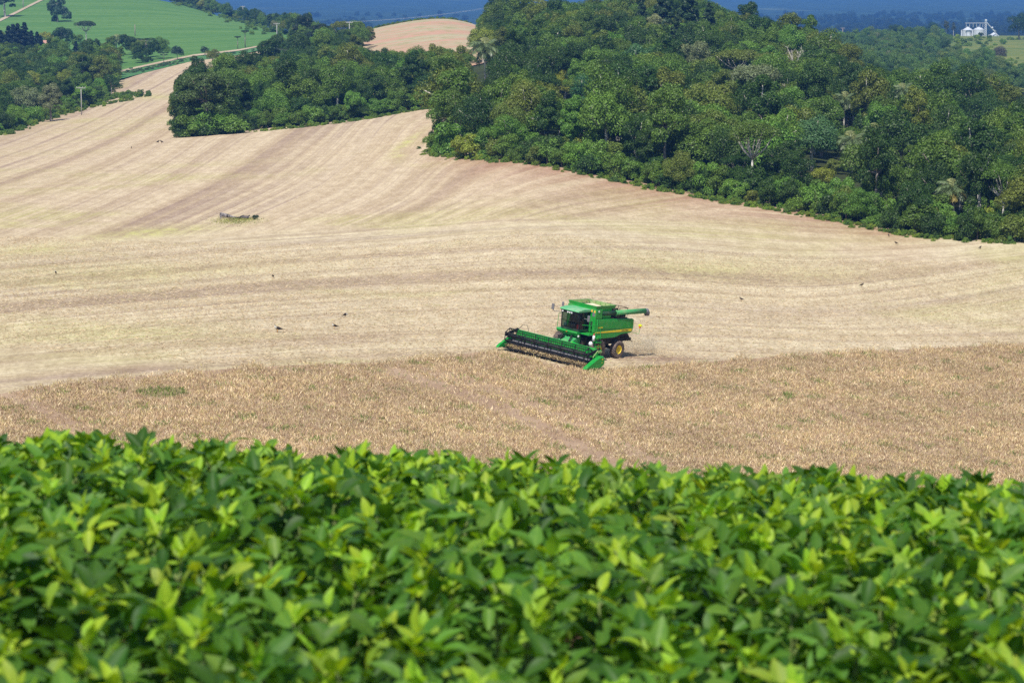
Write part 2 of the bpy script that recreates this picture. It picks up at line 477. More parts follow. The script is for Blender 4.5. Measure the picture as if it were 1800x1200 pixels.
# base ground
apx = np.concatenate([[-7000, -4500, -3000, -2000, -1400], PXS[::2], [3200, 3800, 4800, 6300, 8800]])
aa = (apx - 900.0) / F / 0.998
A2, Y2 = np.meshgrid(aa, YS, indexing='ij')
Z2 = Tat(A2, Y2) * Y2
V = np.stack([A2 * Y2, Y2, Z2], -1).reshape(-1, 3)
FQ = grid_faces(len(aa), NY)
yc = Y2.ravel()[FQ].mean(1)
mi = np.where(yc < 60, 0, np.where(yc < 2400, 1, 2))
gnd = link('ground', np_mesh('ground', V, FQ, [M['soil'], M['floor'], M['far']], mi, True))
tag(gnd, kind='structure')
ZMIN, ZMAX = float(V[:, 2].min()), float(V[:, 2].max())

def sheet(name, mat, bot, top, px0, px1, ncol, nrow, lift, extra=None, ymin=100.0, ymax=2300.0):
    """A field draped on the ground between a near and a far boundary line."""
    def line(pts):
        q = sorted(ay(*p, ymin, ymax) for p in pts)
        return np.array([p[0] for p in q]), np.log(np.array([p[1] for p in q]))
    xa = np.linspace((px0 - 900) / F, (px1 - 900) / F, ncol)
    ba, by = line(bot); ta, ty = line(top)
    yb = np.interp(xa, ba, by); yt = np.interp(xa, ta, ty)
    s = np.linspace(0, 1, nrow)
    Yg = np.exp(yb[:, None] * (1 - s) + yt[:, None] * s)
    Ag = np.repeat(xa[:, None], nrow, 1)
    Zg = Tat(Ag, Yg) * Yg + lift * (0.4 + Yg / 500.0)
    V = np.stack([Ag * Yg, Yg, Zg], -1).reshape(-1, 3)
    kw = extra(Ag.ravel(), Yg.ravel()) if extra else {}
    o = link(name, np_mesh(name, V, grid_faces(ncol, nrow), mat, None, True, **kw))
    tag(o, kind='structure')
    return o
def lift_at(Y, lift=0.12): return lift * (0.4 + Y / 500.0)

# harvested field with contour rows
LOW_ROWS = [
 (0, [(-300,665),(0,640),(450,605),(900,590),(1300,590),(1800,600),(2100,605)]),
 (1, [(-300,590),(0,562),(450,525),(900,505),(1200,506),(1400,520),(1600,500),(1800,470),(2100,440)]),
 (2, [(-300,525),(0,492),(450,455),(900,425),(1200,425),(1400,440),(1600,436),(1800,425),(2100,410)]),
 (2.7, [(0,445),(300,422),(600,400),(850,382),(1150,378),(1600,405)]),
 (5, [(0,250),(600,220),(1200,200),(1800,220)]),
]
HIGH_ROWS = [
 (7, [(-100,300),(0,268),(100,230),(200,185),(260,150)]),
 (6, [(-200,400),(0,330),(120,288),(230,238),(300,190)]),
 (5, [(-200,475),(0,400),(200,320),(300,268),(335,240)]),
 (4, [(100,450),(250,390),(380,330),(480,268),(530,232)]),
 (3, [(350,440),(480,385),(600,330),(680,262),(705,220),(740,198)]),
 (2, [(560,430),(680,385),(760,345),(800,300),(850,285)]),
 (1, [(760,430),(880,385),(980,352),(1100,338)]),
 (0, [(950,440),(1060,408),(1180,385),(1320,378)]),
]
def tps(d2): return 0.5 * d2 * np.log(d2 + 1e-9)
def fit_rows(stream):
    sp = np.array([(p[0] / 900.0, p[1] / 300.0) for f, ps in stream for p in ps])
    sv = np.array([f for f, ps in stream for p in ps])
    K = tps(((sp[:, None] - sp[None]) ** 2).sum(-1)) + 0.01 * np.eye(len(sp))
    Pm = np.c_[np.ones(len(sp)), sp]
    sol = np.linalg.solve(np.block([[K, Pm], [Pm.T, np.zeros((3, 3))]]), np.r_[sv, np.zeros(3)])
    def row_coord(px, py):
        q = np.c_[px / 900.0, py / 300.0]
        return tps(((q[:, None] - sp[None]) ** 2).sum(-1)) @ sol[:len(sp)] + np.c_[np.ones(len(q)), q] @ sol[len(sp):]
    return row_coord
row_low, row_high = fit_rows(LOW_ROWS), fit_rows(HIGH_ROWS)
EDGE = [(757,272),(880,284),(1000,303),(1200,342),(1450,386),(1610,419),(1700,427),(1800,431),(2100,440)]
def stub_extra(A, Y):
    t = Tat(A, Y)
    px, py = at_pix(A, t)
    fl, fh = row_low(px, py), row_high(px, py)
    ex = np.interp(px, [p[0] for p in EDGE], [p[1] for p in EDGE])
    d = py - ex
    sm = lambda v, a_, b_: (lambda q: q * q * (3 - 2 * q))(np.clip((v - a_) / (b_ - a_), 0, 1))
    head = np.exp(-np.clip(d, 0, None) / 30.0) * sm(px, 690, 860) * (1 - sm(px, 1560, 1680)) * np.where(d < -2, .6, 1)
    bl = np.interp(px, [0, 300, 600, 850, 1150, 1400, 1600], [432, 420, 404, 392, 386, 398, 420])
    upper = sm(bl - py, -10, 16) * (1 - sm(px, 1150, 1400))
    bare = np.zeros_like(px); gr = np.zeros_like(px)
    for (cx, cy, rx, ry, s, k) in ((1165, 634, 85, 8, 1.0, 0), (1105, 630, 40, 9, 0.9, 0), (560, 600, 150, 9, 0.55, -0.05), (335, 600, 90, 5, .4, -.05),
                                   (220, 650, 90, 8, 0.55, -0.06), (30, 640, 80, 9, 0.4, 0), (1330, 560, 160, 12, 0.25, 0.0), (1000, 560, 120, 20, .2, 0)):
        bare = np.maximum(bare, s * np.exp(-((px - cx) / rx) ** 2 - ((py - cy - k * (px - cx)) / ry) ** 2))
    for (cx, cy, rx, ry, s, k) in ((270, 410, 120, 9, .8, -.08), (60, 440, 90, 9, .5, -.1), (418, 388, 40, 6, .8, 0), (715, 252, 30, 6, .8, -.7), (700, 275, 14, 10, .5, 0), (10, 395, 30, 5, .7, 0),
                                   (270, 172, 60, 4, .6, 0), (440, 590, 60, 4, .4, 0), (1300, 480, 250, 16, .3, .03), (330, 480, 200, 14, .3, -.05)):
        gr = np.maximum(gr, s * np.exp(-((px - cx) / rx) ** 2 - ((py - cy - k * (px - cx)) / ry) ** 2))
    z0 = np.zeros_like(fl)
    return dict(pattr=dict(headland=head, bare=bare, upper=upper, greening=gr), pvec=dict(rows_low=np.c_[A * Y / 10.0, fl * 4.0, z0], rows_high=np.c_[A * Y / 10.0, fh * 2.6, z0]))
CROPTOP = [(-400,742),(0,695),(150,672),(400,651),(700,638),(860,618),(960,640),(1050,656),(1150,645),(1300,634),(1500,620),(1800,605),(2200,590)]
sheet('stubble_field', M['stubble'],
      [(p[0], p[1] + 26) for p in CROPTOP],
      [(-400,262),(-100,250),(0,239),(100,204),(170,186),(204,146),(260,128),(340,108),(420,98),(470,90),(520,100),(600,120),(700,140),(800,160),(850,180),(900,270),(1000,290),(1200,328),(1450,370),(1610,405),(1800,418),(2200,425)],
      -400, 2200, 420, 260, 0.12, stub_extra)
sheet('crop_ground', M['cropsoil'], [(-400,880),(0,850),(900,890),(1800,960),(2200,990)], CROPTOP, -400, 2200, 260, 60, 0.14, ymin=140)
sheet('green_field', M['greenfield'],
      [(-300,150),(0,118),(150,108),(205,134),(340,108),(475,80),(515,70)],
      [(-300,-20),(0,-21),(100,-20),(200,-14),(300,-4),(400,24),(480,46),(515,62)], -300, 512, 140, 90, 0.15)
sheet('green_strip', M['greenstrip'], [(190,146),(204,143),(335,110),(420,99),(480,84)], [(190,136),(205,131),(340,101),(420,92),(480,80)], 198, 478, 60, 8, 0.15)
sheet('road', M['road'], [(205,131),(340,101.5),(420,92),(478,80.5)], [(205,128),(340,98.5),(420,89.5),(478,78.5)], 205, 476, 70, 4, 0.22)
sheet('dirt_track', M['road'], [(-200,92),(-60,62),(0,40.5),(30,26),(60,10.5),(92,-4)], [(-200,86),(-60,57),(0,36),(30,22),(60,7),(92,-7)], -200, 90, 60, 4, 0.22)
sheet('red_field', M['redsoil'], [(600,110),(700,108),(800,125),(860,130),(900,100)], [(600,62),(650,54),(700,43),(760,34),(830,25),(900,40)], 630, 870, 80, 40, 0.15, ymin=700, ymax=1120)
sheet('grass_field', M['weedgrass'], [(1400,112),(1480,118),(1600,112),(1690,118),(1740,150),(1800,165),(2100,150)], [(1400,96),(1470,84),(1560,78),(1620,66),(1700,62),(1800,63),(2100,64)], 1420, 2100, 120, 40, 0.15, ymin=720)

# ------------------------------------------------------------------ small mesh builder for made things
class MB:
    def __init__(self): self.v = []; self.f = []; self.mi = []
    def add(self, vs, fs, mi=0):
        b = len(self.v)
        self.v += [tuple(p) for p in vs]
        self.f += [tuple(i + b for i in q) for q in fs]
        self.mi += [mi] * len(fs)
        return self
    def box(self, x0, x1, y0, y1, z0, z1, mi=0):
        vs = [(x, y, z) for x in (x0, x1) for y in (y0, y1) for z in (z0, z1)]
        return self.add(vs, [(0, 1, 3, 2), (4, 6, 7, 5), (0, 4, 5, 1), (2, 3, 7, 6), (0, 2, 6, 4), (1, 5, 7, 3)], mi)
    def tube(self, pts, rad, n=8, mi=0, cap=True):
        pts = [Vector(p) for p in pts]
        if not isinstance(rad, (list, tuple)): rad = [rad] * len(pts)
        vs, fs = [], []
        ref = None
        for i, p in enumerate(pts):
            d = (pts[min(i + 1, len(pts) - 1)] - pts[max(i - 1, 0)])
            if d.length < 1e-9: d = Vector((0, 0, 1))
            d.normalize()
            if ref is None: ref = d.orthogonal().normalized()
            ref = (ref - d * ref.dot(d))
            ref = ref.normalized() if ref.length > 1e-6 else d.orthogonal().normalized()
            b = d.cross(ref)
            for k in range(n):
                an = 2 * math.pi * k / n
                vs.append(p + (ref * math.cos(an) + b * math.sin(an)) * rad[i])
        for i in range(len(pts) - 1):
            for k in range(n):
                k2 = (k + 1) % n
                fs.append((i * n + k, i * n + k2, (i + 1) * n + k2, (i + 1) * n + k))
        if cap:
            fs.append(tuple(range(n - 1, -1, -1)))
            fs.append(tuple((len(pts) - 1) * n + k for k in range(n)))
        return self.add(vs, fs, mi)
    def prism(self, outline, x0, x1, mi=0, inset=None):
        """outline in (y, z), extruded along x; inset moves the x1 face's outline"""
        n = len(outline)
        o2 = inset or outline
        vs = [(x0, y, z) for y, z in outline] + [(x1, y, z) for y, z in o2]
        fs = [tuple(range(n)), tuple(range(2 * n - 1, n - 1, -1))]
        fs += [(i, n + i, n + (i + 1) % n, (i + 1) % n) for i in range(n)]
        return self.add(vs, fs, mi)
    def lathe(self, prof, n=24, mi=0, axis='x', c=(0, 0, 0)):
        """profile of (radius, position along axis)"""
        vs, fs = [], []
        for r, h in prof:
            for k in range(n):
                an = 2 * math.pi * k / n
                u, w_ = r * math.cos(an), r * math.sin(an)
                if axis == 'x': p = (h, u, w_)
                elif axis == 'y': p = (u, h, w_)
                else: p = (u, w_, h)
                vs.append((p[0] + c[0], p[1] + c[1], p[2] + c[2]))
        for i in range(len(prof) - 1):
            for k in range(n):
                k2 = (k + 1) % n
                fs.append((i * n + k, i * n + k2, (i + 1) * n + k2, (i + 1) * n + k))
        return self.add(vs, fs, mi)
    def ball(self, c, r, n=10, mi=0):
        if not isinstance(r, (list, tuple)): r = (r, r, r)
        prof = [(math.sin(math.pi * i / n) + 1e-4, -math.cos(math.pi * i / n)) for i in range(n + 1)]
        b = len(self.v)
        self.lathe(prof, max(8, n), mi, 'z')
        for i in range(b, len(self.v)):
            p = self.v[i]
            self.v[i] = (p[0] * r[0] + c[0], p[1] * r[1] + c[1], p[2] * r[2] + c[2])
        return self
    def mesh(self, name, mats, smooth_shade=False):
        me = bpy.data.meshes.new(name)
        me.from_pydata(self.v, [], self.f)
        mats = mats if isinstance(mats, (list, tuple)) else [mats]
        for m in mats: me.materials.append(m)
        me.polygons.foreach_set('material_index', self.mi)
        bm = bmesh.new(); bm.from_mesh(me)
        bmesh.ops.recalc_face_normals(bm, faces=bm.faces)
        bm.to_mesh(me); bm.free()
        if smooth_shade: me.polygons.foreach_set('use_smooth', [True] * len(me.polygons))
        me.update()
        return me
    def build(self, name, mats, parent=None, smooth_shade=False, bevel=0.0):
        o = link(name, self.mesh(name, mats, smooth_shade), parent)
        if bevel:
            b = o.modifiers.new('bevel', 'BEVEL'); b.width = bevel; b.segments = 2; b.limit_method = 'ANGLE'; b.angle_limit = R(40)
        return o

def copy_tree(o, parent=None):
    c = o.copy(); COL.objects.link(c)
    c.parent = parent
    for ch in list(o.children): copy_tree(ch, c)
    return c

# ------------------------------------------------------------------ trees: foliage as many small leaf faces on uneven lobes
def leaf_cloud(rg, lobes, nq, size, up=0.35, jit=0.52, zsq=0.85, bottom=-0.55):
    L = np.array(lobes, float)
    pr = L[:, 3] ** 2; pr /= pr.sum()
    li = rg.choice(len(L), nq, p=pr)
    d = rg.normal(size=(nq, 3)); d /= np.linalg.norm(d, axis=1)[:, None]
    low = d[:, 2] < bottom
    d[low, 2] *= -0.6
    r = L[li, 3] * (0.62 + 0.42 * rg.random(nq) ** 0.6)
    c = L[li, :3] + d * r[:, None] * np.array([1, 1, zsq])
    n = d + jit * rg.normal(size=(nq, 3)); n[:, 2] += up
    n /= np.linalg.norm(n, axis=1)[:, None]
    t = np.cross(n, rg.normal(size=(nq, 3))); t /= np.linalg.norm(t, axis=1)[:, None] + 1e-9
    b = np.cross(n, t)
    s = size * (0.55 + 0.75 * rg.random(nq))[:, None]
    bend = n * s * 0.25
    V = np.stack([c - t * s - bend, c + b * s * 0.55, c + t * s - bend, c - b * s * 0.55], 1).reshape(-1, 3)
    Fq = np.arange(nq * 4).reshape(nq, 4)
    return V, Fq, rg.random(nq)

def lobes_round(rg, Rr, H, z0, n):
    out = [(0, 0, z0 + H * 0.5, Rr * 0.62)]
    for i in range(n):
        an = 2.399 * i + rg.uniform(-0.4, 0.4)
        k = (i + 0.5) / n
        zz = z0 + H * (0.18 + 0.70 * k)
        rr = Rr * (0.66 * math.sqrt(max(0.05, 1 - (max(0, k - 0.25) / 0.8) ** 2)))
        q_ = rg.uniform(.72, 1.28)
        out.append((rr * q_ * math.cos(an), rr * q_ * math.sin(an), zz + rg.uniform(-.5, .6), Rr * rg.uniform(0.22, 0.46)))
    return out
def lobes_flat(rg, Rr, H, z0, n):
    out = []
    for i in range(n):
        an = 2.399 * i + rg.uniform(-.3, .3); q = math.sqrt((i + 0.5) / n)
        out.append((Rr * .85 * q * math.cos(an), Rr * .85 * q * math.sin(an), z0 + H * (1 - 0.45 * q * q) + rg.uniform(-.3, .2), Rr * rg.uniform(.2, .32)))
    return out

def trunk_mb(rg, lobes, ztop, r0, nl=5, lean=0.3, n=7):
    mb = MB()
    p0 = Vector((0, 0, -0.6)); top = Vector((rg.uniform(-lean, lean), rg.uniform(-lean, lean), ztop))
    mid = (p0 + top) * 0.5 + Vector((rg.uniform(-lean, lean) * .5, rg.uniform(-lean, lean) * .5, 0))
    mb.tube([p0, Vector((0, 0, 0.3)), mid, top], [r0 * 1.35, r0 * 1.05, r0 * .85, r0 * .62], n)
    ls = sorted(lobes, key=lambda q: -q[3])[:nl]
    for (x, y, z, r) in ls:
        e = Vector((x, y, z))
        m = top.lerp(e, 0.5) + Vector((0, 0, -abs(e.z - top.z) * .12)) + Vector(rg.uniform(-.25, .25, 3))
        mb.tube([top - Vector((0, 0, .15)), m, e], [r0 * .55, r0 * .4, r0 * .2], 5)
    return mb

class Proto: pass
PROTO = {}
def make_proto(kind, i, seed, nq_hi=9000, nq_lo=560):
    rg = np.random.default_rng(seed)
    P = Proto(); P.kind = kind
    bark = 'bark'
    if kind == 'broad':
        P.R = rg.uniform(3.2, 4.4); H = P.R * rg.uniform(1.35, 1.75); P.z0 = rg.uniform(1.6, 2.8)
        lob = lobes_round(rg, P.R, H, P.z0, int(rg.integers(12, 19))); sz = .145
        bark = 'bark_pale' if i % 3 else 'bark'
    elif kind == 'tall':
        P.R = rg.uniform(2.4, 3.2); H = P.R * rg.uniform(2.3, 2.8); P.z0 = rg.uniform(2.2, 3.6)
        lob = lobes_round(rg, P.R, H, P.z0, int(rg.integers(14, 20))); sz = .14
        bark = 'bark_pale' if i % 2 == 0 else 'bark'
    elif kind == 'umbrella':
        P.R = rg.uniform(4.0, 5.2); H = rg.uniform(1.8, 2.4); P.z0 = rg.uniform(6.2, 7.4)
        lob = lobes_flat(rg, P.R, H, P.z0, 26); sz = .14; bark = 'bark_pale'
    elif kind == 'shrub':
        P.R = rg.uniform(1.7, 2.3); H = P.R * rg.uniform(1.3, 1.8); P.z0 = -0.3
        lob = lobes_round(rg, P.R, H, P.z0, int(rg.integers(9, 14))); sz = .12
    elif kind == 'pine':
        P.R = rg.uniform(2.6, 3.2); H = 11.0; P.z0 = 2.0; lob = []
        for k in range(26):
            q = k / 25; an = 2.399 * k; rr = P.R * (1 - q) ** .8 * .75
            lob.append((rr * math.cos(an), rr * math.sin(an), P.z0 + H * q, .35 + P.R * .36 * (1 - q) ** .7))
        sz = .27
    elif kind == 'column':
        P.R = 1.5; H = 11.0; P.z0 = 0.5; lob = []
        for k in range(22):
            q = k / 21; an = 2.399 * k; rr = P.R * .55 * (1 - q ** 3)
            lob.append((rr * math.cos(an), rr * math.sin(an), P.z0 + H * q, .45 + .6 * (1 - q ** 2)))
        sz = .26
    P.H = P.z0 + H
    vv, ff, sh = leaf_cloud(rg, lob, nq_hi, sz)
    P.crown = np_mesh(kind + '_crown', vv, ff, M['leaf'], fattr={'leafvar': sh})
    v2, f2, s2 = leaf_cloud(rg, lob, nq_lo, sz * 2.1)
    P.lo = (v2, f2, s2)
    ztop = P.z0 + (0.35 * H if kind in ('broad', 'tall') else (-1.8 if kind == 'umbrella' else 0.75 * H))
    P.trunk = trunk_mb(rg, [(q[0] * 1.12, q[1] * 1.12, q[2] + .25 * q[3], q[3]) for q in lob] if kind in ('broad', 'tall', 'umbrella') else [], max(ztop, .8), .27 if kind != 'shrub' else .09,
                       11 if kind == 'umbrella' else 8).mesh(kind + '_trunk', M[bark], True)
    return P
for kd, cnt in (('broad', 7), ('tall', 4), ('umbrella', 2), ('shrub', 5), ('pine', 2), ('column', 2)):
    PROTO[kd] = [make_proto(kd, i, 100 + 17 * i + 1000 * len(PROTO), nq_hi=4400 if kd == 'shrub' else 9000, nq_lo=300 if kd == 'shrub' else 560) for i in range(cnt)]

TINT = {
 'dark green': (0.048, 0.100, 0.015), 'mid green': (0.112, 0.192, 0.025), 'olive green': (0.148, 0.192, 0.030),
 'yellowish green': (0.255, 0.300, 0.036), 'grey green': (0.200, 0.232, 0.105), 'fresh green': (0.135, 0.258, 0.035),
 'bluish green': (0.095, 0.195, 0.074),
}
def pick_tint(u):
    for nm, p in (('mid green', .42), ('dark green', .70), ('olive green', .82), ('fresh green', .90), ('yellowish green', .93), ('grey green', .965)):
        if u < p: return nm
    return 'bluish green'

def place_tree(name, P, loc, sc, rz, tint, label, cat='tree', group=None, jitter=0.15):
    root = empty(name, loc, rz)
    root.scale = sc if isinstance(sc, tuple) else (sc, sc, sc)
    tag(root, label, cat, group)
    cr = link('crown', P.crown, root)
    k = 1 + jitter * random.uniform(-1, 1)
    cr.color = (tint[0] * k * random.uniform(.92, 1.08), tint[1] * k, tint[2] * k * random.uniform(.9, 1.1), 1)
    if P.trunk: link('trunk', P.trunk, root)
    return root

SPECIAL = []     # (px, py, radius px, y) picture circles kept free of nearer generic trees
def special(kind, i, px, py, hpx, tint, label, wscale=1.0, name='tree', cat='tree', rz=0.0, y=None, keep=True, ymin=100.0):
    p = hit(px, py, ymin) if y is None else Vector(((px - 900) / F * y, y, 0))
    if y is not None: p.z = zat(p.x, p.y)
    P = PROTO[kind][i]
    s = hpx / F * p.y / P.H
    place_tree(name, P, p, (s * wscale, s * wscale, s), rz, TINT.get(tint, tint), label, cat, jitter=0.0)
    if keep:
        r = P.R * s * wscale / p.y * F
        SPECIAL.append((px, py - hpx * (1 - 0.5 * (1 - P.z0 / P.H)), r, p.y))
    return p

# palms ------------------------------------------------------------------------
def frond_mesh(seed, L=2.6, droop=1.5):
    rg = np.random.default_rng(seed)
    V, Fq, sh = [], [], []
    n = 15
    rach = []
    for k in range(n + 1):
        q = k / n
        rach.append(np.array([0, L * (q - 0.18 * q * q * droop), L * (0.55 * q - 0.62 * droop * q * q)]))
    for k in range(n):                                   # rachis strip
        a, b = rach[k], rach[k + 1]; w_ = .035
        i0 = len(V); V += [a + [-w_, 0, 0], a + [w_, 0, 0], b + [w_ * .8, 0, 0], b + [-w_ * .8, 0, 0]]
        Fq.append((i0, i0 + 1, i0 + 2, i0 + 3)); sh.append(.6)
    for k in range(1, n + 1):
        q = k / n
        ln = L * .34 * math.sin(math.pi * (0.12 + 0.8 * q)) + .1
        d = rach[k] - rach[k - 1]; d /= np.linalg.norm(d)
        for s in (-1, 1):
            for h in (0, .5):
                base = rach[k] - (rach[k] - rach[k - 1]) * h
                tip = base + np.array([s * ln * rg.uniform(.5, .8), 0, -ln * rg.uniform(.35, .75)]) + d * ln * .45
                wv = d * .055
                mid_ = (base + tip) / 2 + np.array([0, 0, ln * .12])
                i0 = len(V); V += [base, mid_ + wv, tip, mid_ - wv]
                Fq.append((i0, i0 + 1, i0 + 2, i0 + 3)); sh.append(rg.random())
    return np_mesh('palm_frond', np.array(V), np.array(Fq), M['frond'], fattr={'leafvar': sh})
FROND = [frond_mesh(1, 2.6, 1.25), frond_mesh(2, 2.5, 1.7), frond_mesh(3, 2.3, 0.9)]
def palm(px, py, hpx, label, rg_seed, fruit=None, dead=0, pale=True, y=None, sc=None):
    p = hit(px, py) if y is None else Vector(((px - 900) / F * y, y, zat((px - 900) / F * y, y)))
    H = hpx / F * p.y
    root = empty('palm_tree', p); tag(root, label, 'palm tree')
    rg = random.Random(rg_seed)
    lean = (rg.uniform(-.3, .3), rg.uniform(-.3, .3))
    tz = H * 0.86
    mb = MB(); mb.tube([(0, 0, -.5), (lean[0] * .2, lean[1] * .2, tz * .4), (lean[0], lean[1], tz)], [.2, .16, .12], 8)
    mb.build('trunk', M['bark_pale' if pale else 'bark'], root, True)
    k = sc or max(.8, H / 9.0)
    for i in range(20):
        q = i / 19
        fr = link('frond', FROND[i % 3], root, (lean[0], lean[1], tz))
        el = 1.15 - 1.9 * q + rg.uniform(-.12, .12)
        fr.rotation_euler = (el, rg.uniform(-.2, .2), 2.399 * i)
        fr.scale = (k, k, k)
        c = (.15, .205, .085) if i % 5 else (.26, .28, .11)
        if i >= 20 - dead: c = (.42, .34, .09)
        fr.color = (*c, 1)
    if fruit:
        m2 = MB()
        for j in range(26):
            m2.ball((lean[0] + .35 + rg.uniform(-.22, .22), lean[1] - .5 + rg.uniform(-.2, .2), tz - .55 - rg.random() * .8), .13, 5)
        m2.build('fruit_bunch', M['orange'] if fruit == 'orange' else M['yellow'], root, True)
    SPECIAL.append((px, py - hpx * .86, 2.2 * k / p.y * F, p.y)); SPECIAL.append((px, py - hpx * .5, 1.1 * k / p.y * F, p.y))
    return root
palm(853, 168, 92, 'tall grey-green palm with hanging skirt in the gap beside the red field', 3, sc=1.75)
palm(1588, 243, 92, 'palm with a yellow fruit bunch and pale slim trunk high on the right slope', 4, 'yellow', sc=1.2)
palm(1483, 238, 68, 'palm with an orange fruit bunch on the middle of the wooded slope', 5, 'orange', sc=1.15)
palm(1537, 290, 62, 'palm with reddish trunk among trees left of the tall pale trunks', 6, None, pale=False, sc=1.2)
palm(1498, 305, 60, 'low palm with wide hanging fronds left of the reddish-trunked palm', 7, None, dead=2, sc=1.3)
palm(1676, 398, 70, 'palm with yellowed lower fronds standing at the foot of the right forest', 8, None, dead=5, sc=1.15)
SPECIAL.append((616, 42, 16, 900.0)); SPECIAL.append((616, 62, 10, 900.0)); SPECIAL.append((487, 58, 14, 1000.0)); SPECIAL.append((1481, 58, 12, 800.0)); SPECIAL.append((1447, 44, 8, 800.0)); SPECIAL.append((850, 130, 34, 655.0)); SPECIAL.append((842, 175, 16, 600.0))
palm(1200, 130, 45, 'grey palm crown rising from the upper part of the right forest', 9, None, sc=1.2)
palm(205, 96, 30, 'small palm behind the left woodland at the edge of the green hill', 10, None, pale=False, sc=1.3)

# araucarias: flat candelabra crowns --------------------------------------------------
def araucaria(px, py, hpx, label, seed, wide=1.0, ymin=100, tiers=3):
    p = hit(px, py, ymin)
    H = hpx / F * p.y
    rg = np.random.default_rng(seed)
    root = empty('araucaria_tree', p); tag(root, label, 'tree', 'araucaria trees on the green hill')
    mb = MB(); mb.tube([(0, 0, -.4), (0, 0, H * .5), (0, 0, H * .93)], [H * .03, H * .024, H * .015], 8)
    lob = []
    for tno in range(tiers):
        z = H * (.93 - .17 * tno); rr = H * .40 * wide * (1 - .27 * tno)
        nb = 11 if tno == 0 else 6
        for b in range(nb):
            an = 2 * math.pi * b / nb + rg.uniform(-.25, .25) + tno
            q = rr * rg.uniform(.7, 1.0)
            e = (q * math.cos(an), q * math.sin(an), z + H * .05)
            mb.tube([(0, 0, z - H * .06), (e[0] * .5, e[1] * .5, z - H * .045), e], [H * .008, H * .006, H * .004], 4)
            lob.append((*e, H * .075)); lob.append((e[0] * .7, e[1] * .7, e[2], H * .06))
    lob.append((0, 0, H * .97, H * .1))
    mb.build('trunk', M['bark'], root, True)
    v, f, s = leaf_cloud(rg, lob, 1100, H * .032, zsq=.55)
    cr = link('crown', np_mesh('araucaria_crown', v, f, M['leaf'], fattr={'leafvar': s}), root)
    cr.color = (.03, .06, .03, 1)
araucaria(257, 104, 35, 'wide flat-topped araucaria with thick trunk at the foot of the green hill', 31, 1.45, tiers=4)
araucaria(288, 113, 20, 'short flat-topped araucaria right of the wide one beside the track', 32, 1.2, tiers=2)
araucaria(418, 88, 23, 'left one of two thin small-headed araucarias in the green field', 33, .55, tiers=1)
araucaria(431, 86, 31, 'right and taller one of two thin small-headed araucarias in the green field', 34, .45, tiers=1)

# bare tree ------------------------------------------------------------------------
def bare_tree(px, py, hpx, label, seed):
    p = hit(px, py); H = hpx / F * p.y
    rg = np.random.default_rng(seed)
    root = empty('bare_tree', p); tag(root, label, 'tree')
    mb = MB(); tw = MB()
    mb.tube([(0, 0, -.4), (0.1, 0, H * .35), (0, 0, H * .5)], [.2, .16, .13], 7)
    for i in range(9):
        an = 2.399 * i; e = Vector((math.cos(an) * H * .32, math.sin(an) * H * .3, H * rg.uniform(.75, 1.0)))
        s = Vector((0, 0, H * rg.uniform(.35, .5)))
        m = s.lerp(e, .5) + Vector(rg.uniform(-.3, .3, 3))
        mb.tube([s, m, e], [.11, .07, .03], 5)
        for j in range(7):
            q = m.lerp(e, rg.random())
            tw.tube([q, q + Vector((rg.uniform(-1, 1), rg.uniform(-1, 1), rg.uniform(.2, 1.2))) * H * .12], [.035, .015], 4)
    mb.build('trunk', M['bark_pale'], root, True); tw.build('twigs', M['bark_pale'], root)
    SPECIAL.append((px, py - hpx * .6, hpx * .35, p.y))
bare_tree(1398, 145, 62, 'leafless pale grey tree standing out of the upper right forest', 41)
bare_tree(935, 118, 44, 'leafless pale tree right of the tall palm and below the ridge', 42)

# named trees that stand out ----------------------------------------------------------
special('umbrella', 0, 1322, 236, 112, 'grey green', 'grey-green umbrella-shaped tree with forked pale trunk in mid-forest', 1.0)
special('umbrella', 1, 1300, 165, 70, 'olive green', 'wide olive-topped tree just above the umbrella-shaped tree', 1.35)
special('broad', 1, 1428, 300, 95, 'bluish green', 'round bluish green tree with lumpy crown on the lower right slope', 1.05)
special('broad', 2, 1030, 215, 78, (.06, .15, .055), 'bluish green bushy tree standing out in mid-slope left of the pines', .95)
special('broad', 3, 985, 178, 52, 'yellowish green', 'yellow-green tree beside the bluish green bushy tree', .9)
special('broad', 4, 1440, 348, 52, 'yellowish green', 'bright yellow-green tree near the lower edge of the right forest', 1.0)
special('broad', 0, 1728, 250, 78, 'dark green', 'dark dome-shaped tree high in the forest near the right border', 1.3)
special('tall', 0, 1600, 335, 80, 'mid green', 'tall pale-trunked tree below the palm with the yellow fruit bunch', .9)
special('shrub', 1, 790, 272, 50, 'fresh green', 'leafy tree forming the left tip of the right forest', 1.0)
special('shrub', 2, 818, 280, 46, 'yellowish green', 'light green shrub at the left tip of the right forest', 1.1)
for i, (x, y_, h) in enumerate(((1165, 95, 112), (1210, 92, 110), (1245, 100, 92), (1128, 80, 75), (1190, 120, 90))):
    special('pine', i % 2, x, y_, h, (.045, .085, .03), ['leftmost tall pine of the pine group on the forest ridge', 'second tall pine of the pine group on the forest ridge', 'rightmost pine of the pine group on the forest ridge',
            'smaller pine left of the ridge pine group', 'pine standing in front of the ridge pine group'][i], 1.25, 'pine_tree', rz=i)
special('tall', 1, 872, 66, 84, 'dark green', 'tall dark tree with pale trunk at the top corner of the red field', 1.0)
special('broad', 5, 850, 112, 62, 'yellowish green', 'light green tree overhanging the right corner of the red field', .9)
special('broad', 6, 1500, 45, 1, 'mid green', 'tiny tree', keep=False) if False else None
special('shrub', 2, 101, 40, 46, (.05, .10, .05), 'lone dark tree with tall crown in the middle of the green hill', .72)
